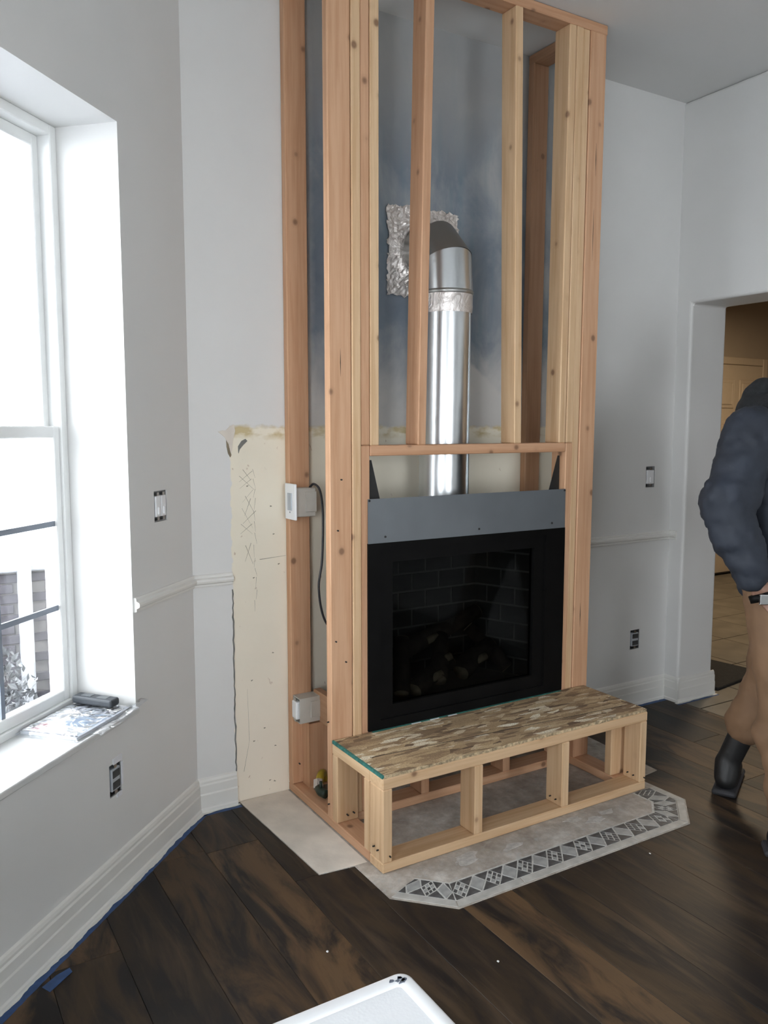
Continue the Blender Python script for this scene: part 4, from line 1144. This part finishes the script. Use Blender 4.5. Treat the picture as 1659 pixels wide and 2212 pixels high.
# body: one continuous mesh (head with face, neck, trunk, limbs, hands)
segs = [(pel, chest, .125, .130), (chest, neck-UP*.06, .130, .075), (neck-UP*.04, head-UP*.06, .055, .052),
        (rsh, rel, .050, .040), (rel, rwr, .040, .027), (lsh, lel, .050, .040), (lel, lwr, .040, .027), (rsh, neck-UP*.06, .055, .06), (lsh, neck-UP*.06, .055, .06),
        (pel, rhip, .11, .085), (pel, lhip, .11, .085), (rhip, rkn, .082, .055), (rkn, ran, .054, .036), (lhip, lkn, .082, .055), (lkn, lan, .054, .036)]
hf = (Fd*.9 - UP*.3).normalized(); hu = (UP*.95 + Fd*.3).normalized(); hr = hf.cross(hu).normalized()
def hp(f, r, u): return head + hf*f + hr*r + hu*u
segs += [(hp(-.015, 0, .035), hp(.005, 0, .03), .088, .085), (hp(.01, 0, -.02), hp(.025, 0, -.075), .070, .045), (hp(.055, 0, -.095), hp(.06, 0, -.10), .024, .022),   # skull, jaw, chin
         (hp(.095, 0, .01), hp(.112, 0, -.028), .010, .014), (hp(.085, .014, .03), hp(.085, -.014, .03), .012, .012), (hp(.088, .018, -.060), hp(.088, -.018, -.060), .009, .009),  # nose, brow, mouth
         (hp(.0, .082, .0), hp(-.012, .086, -.03), .014, .010), (hp(.0, -.082, .0), hp(-.012, -.086, -.03), .014, .010)]                                              # ears
def hand(w, tip, side, curl):
    d = (tip-w).normalized(); s = side.normalized(); p = d.cross(s)
    out = [(w, w+d*.05, .024, .026), (w+d*.05+s*.022, w+d*.085+s*.024, .017, .012), (w+d*.05-s*.022, w+d*.085-s*.024, .017, .012), (w+d*.05, w+d*.09, .02, .014)]
    for k, ln in enumerate((.070, .080, .074, .058)):
        b = w+d*.088+s*(.030-.020*k); m = b+d*ln*.5+p*curl*.4*ln; e = m+d*ln*.35+p*curl*ln*.7
        out += [(b, m, .0092, .0086), (m, e, .0086, .0074)]
    b = w+d*.03+s*.028; m = b+d*.03+s*.026+p*curl*.01; e = m+d*.032+s*.004+p*curl*.012
    out += [(b, m, .013, .0105), (m, e, .0105, .0085)]
    return out
segs += hand(rwr, rhd+Fd*.06-UP*.04, -Rd*0+UP*.35+Fd*.9-Fd.cross(UP)*0, .5) + hand(lwr, lhd, UP*.5-Fd*.3, .6)
body = capsules('body', segs, .0075, 3, M['skin'], person)
# trousers
trs = capsules('trousers', [(pel-UP*.02, rhip, .150, .112), (pel-UP*.02, lhip, .150, .112), (rhip, rkn, .112, .083), (rkn, ran+UP*.02, .083, .072), (rkn+Fd*.01, rkn-Fd*.02-UP*.08, .084, .082),
                      (lhip, lkn, .112, .083), (lkn, lan+(lkn-lan)*.47, .083, .080), (lkn-UP*.06, lkn-UP*.09+Fd*.02, .085, .082), (lan+(lkn-lan)*.62, lan+(lkn-lan)*.50, .086, .082)], .014, 4, M['trousers'], person)
tdm = trs.modifiers.new('folds', 'DISPLACE'); ttx = bpy.data.textures.new('trouser_folds', 'CLOUDS'); ttx.noise_scale = .09; ttx.noise_depth = 1; ttx.noise_type = 'HARD_NOISE'
tdm.texture = ttx; tdm.strength = .016; tdm.mid_level = .3; tdm.texture_coords = 'GLOBAL'
# jacket
jk = capsules('jacket', [(pel+UP*.02, chest, .178, .195), (pel+UP*.02+Rd*.06, chest+Rd*.07, .150, .165), (pel+UP*.02-Rd*.06, chest-Rd*.07, .150, .165), (chest, neck-UP*.10, .19, .12), (rsh-UP*.02, neck-UP*.07, .092, .085), (lsh-UP*.02, neck-UP*.07, .092, .085),
                    (rsh-UP*.01, rel, .098, .088), (rel, rwr+UP*.02, .086, .058), (rel-Fd*.015+UP*.03, rel+UP*.05, .086, .09), (rel+(rwr-rel)*.35-Fd*.01, rel+(rwr-rel)*.42, .080, .077), (rel+(rwr-rel)*.65, rel+(rwr-rel)*.70, .072, .068),
                    (lsh-UP*.01, lel, .098, .085), (lel, lwr, .082, .056), (rsh+(rel-rsh)*.45, rsh+(rel-rsh)*.52, .098, .094)], .014, 4, M['jacket'], person)
dm = jk.modifiers.new('folds', 'DISPLACE'); tx = bpy.data.textures.new('folds', 'CLOUDS'); tx.noise_scale = .075; tx.noise_depth = 2; tx.noise_type = 'HARD_NOISE'
dm.texture = tx; dm.strength = .024; dm.mid_level = .3; dm.texture_coords = 'GLOBAL'
capsules('cuff', [(rwr+(rel-rwr)*.12, rwr+(rel-rwr)*.02, .045, .043)], .008, 2, M['collar'], jk)
capsules('collar', [(neck-Fd*.075-Rd*.04+UP*.01, neck-Fd*.075+Rd*.04+UP*.01, .052, .052), (neck-Fd*.08+Rd*.04, neck+Rd*.085+UP*.015, .05, .046), (neck-Fd*.08-Rd*.04, neck-Rd*.085+UP*.015, .05, .046),
                    (neck-Fd*.06+UP*.05, neck-Fd*.04+UP*.075, .055, .05), (neck+Rd*.08+UP*.03, neck+Fd*.07+Rd*.04+UP*.03, .042, .036), (neck-Rd*.08+UP*.03, neck+Fd*.07-Rd*.04+UP*.03, .042, .036)], .010, 4, M['collar'], jk)
capsules('hair', [(hp(-.03, 0, .045), hp(-.005, 0, .05), .089, .088), (hp(-.05, 0, .0), hp(-.05, 0, -.045), .07, .058)], .009, 2, M['hair'], person)
for sgn in (.03, -.03):
    bm = bmesh.new(); bmesh.ops.create_uvsphere(bm, u_segments=10, v_segments=8, radius=.010)
    link('eye', mesh_of(bm, 'eye', True), M['white_plastic'], person, Matrix.Translation(hp(.083, sgn, .008)))
for nm, an, dirv, up_ in (('boot', ran, Fd, (rkn-ran)*.3), ('boot', lan, (FWv*.85+RTv*.5).normalized(), (lkn-lan)*.45)):
    an0 = V3(an.x, an.y, 0)
    b_ = capsules(nm, [(an0-dirv*.03+UP*.055, an0+dirv*.06+UP*.055, .043, .044), (an0+dirv*.06+UP*.05, an0+dirv*.16+UP*.045, .045, .040), (an0-dirv*.02+UP*.06, an, .048, .050), (an, an+up_, .046, .050)], .010, 3, M['boot'], person)
    R_ = Matrix(((dirv.x, -dirv.y, 0, an0.x), (dirv.y, dirv.x, 0, an0.y), (0, 0, 1, 0), (0, 0, 0, 1)))
    obox('sole', R_, (-.082, -.047, .001), (.205, .047, .026), M['sole'], b_, .012, 3)
# wrist watch and keys
wd = (rwr-rel).normalized()
tube('watch_strap', [rwr+wd*.050, rwr+wd*.074], .033, M['black_metal'], person, 20)
cdir = (CAM-rwr); cdir.z = 0; cdir.normalize(); wc_ = rwr + wd*.062 + (-FWv*.034)
Rw = Matrix.Translation(wc_) @ (-FWv).to_track_quat('Z', 'Y').to_matrix().to_4x4()
obox('watch_case', Rw, (-.016, -.018, -.004), (.016, .018, .007), M['chrome'], person, .003, 2)
kp = rwr + wd*.085 + V3(.030, -.030, -.01)
obox('clip', Matrix.Translation(kp) @ Matrix.Rotation(.5, 4, 'Y'), (-.006, -.003, -.024), (.006, .003, .02), M['chrome'], person, .002)
kp = V3(1.285, -1.275, .905)
obox('jacket_snap', Matrix.Translation(kp), (-.010, -.006, -.006), (.010, .006, .006), M['chrome'], jk, .003, 2)
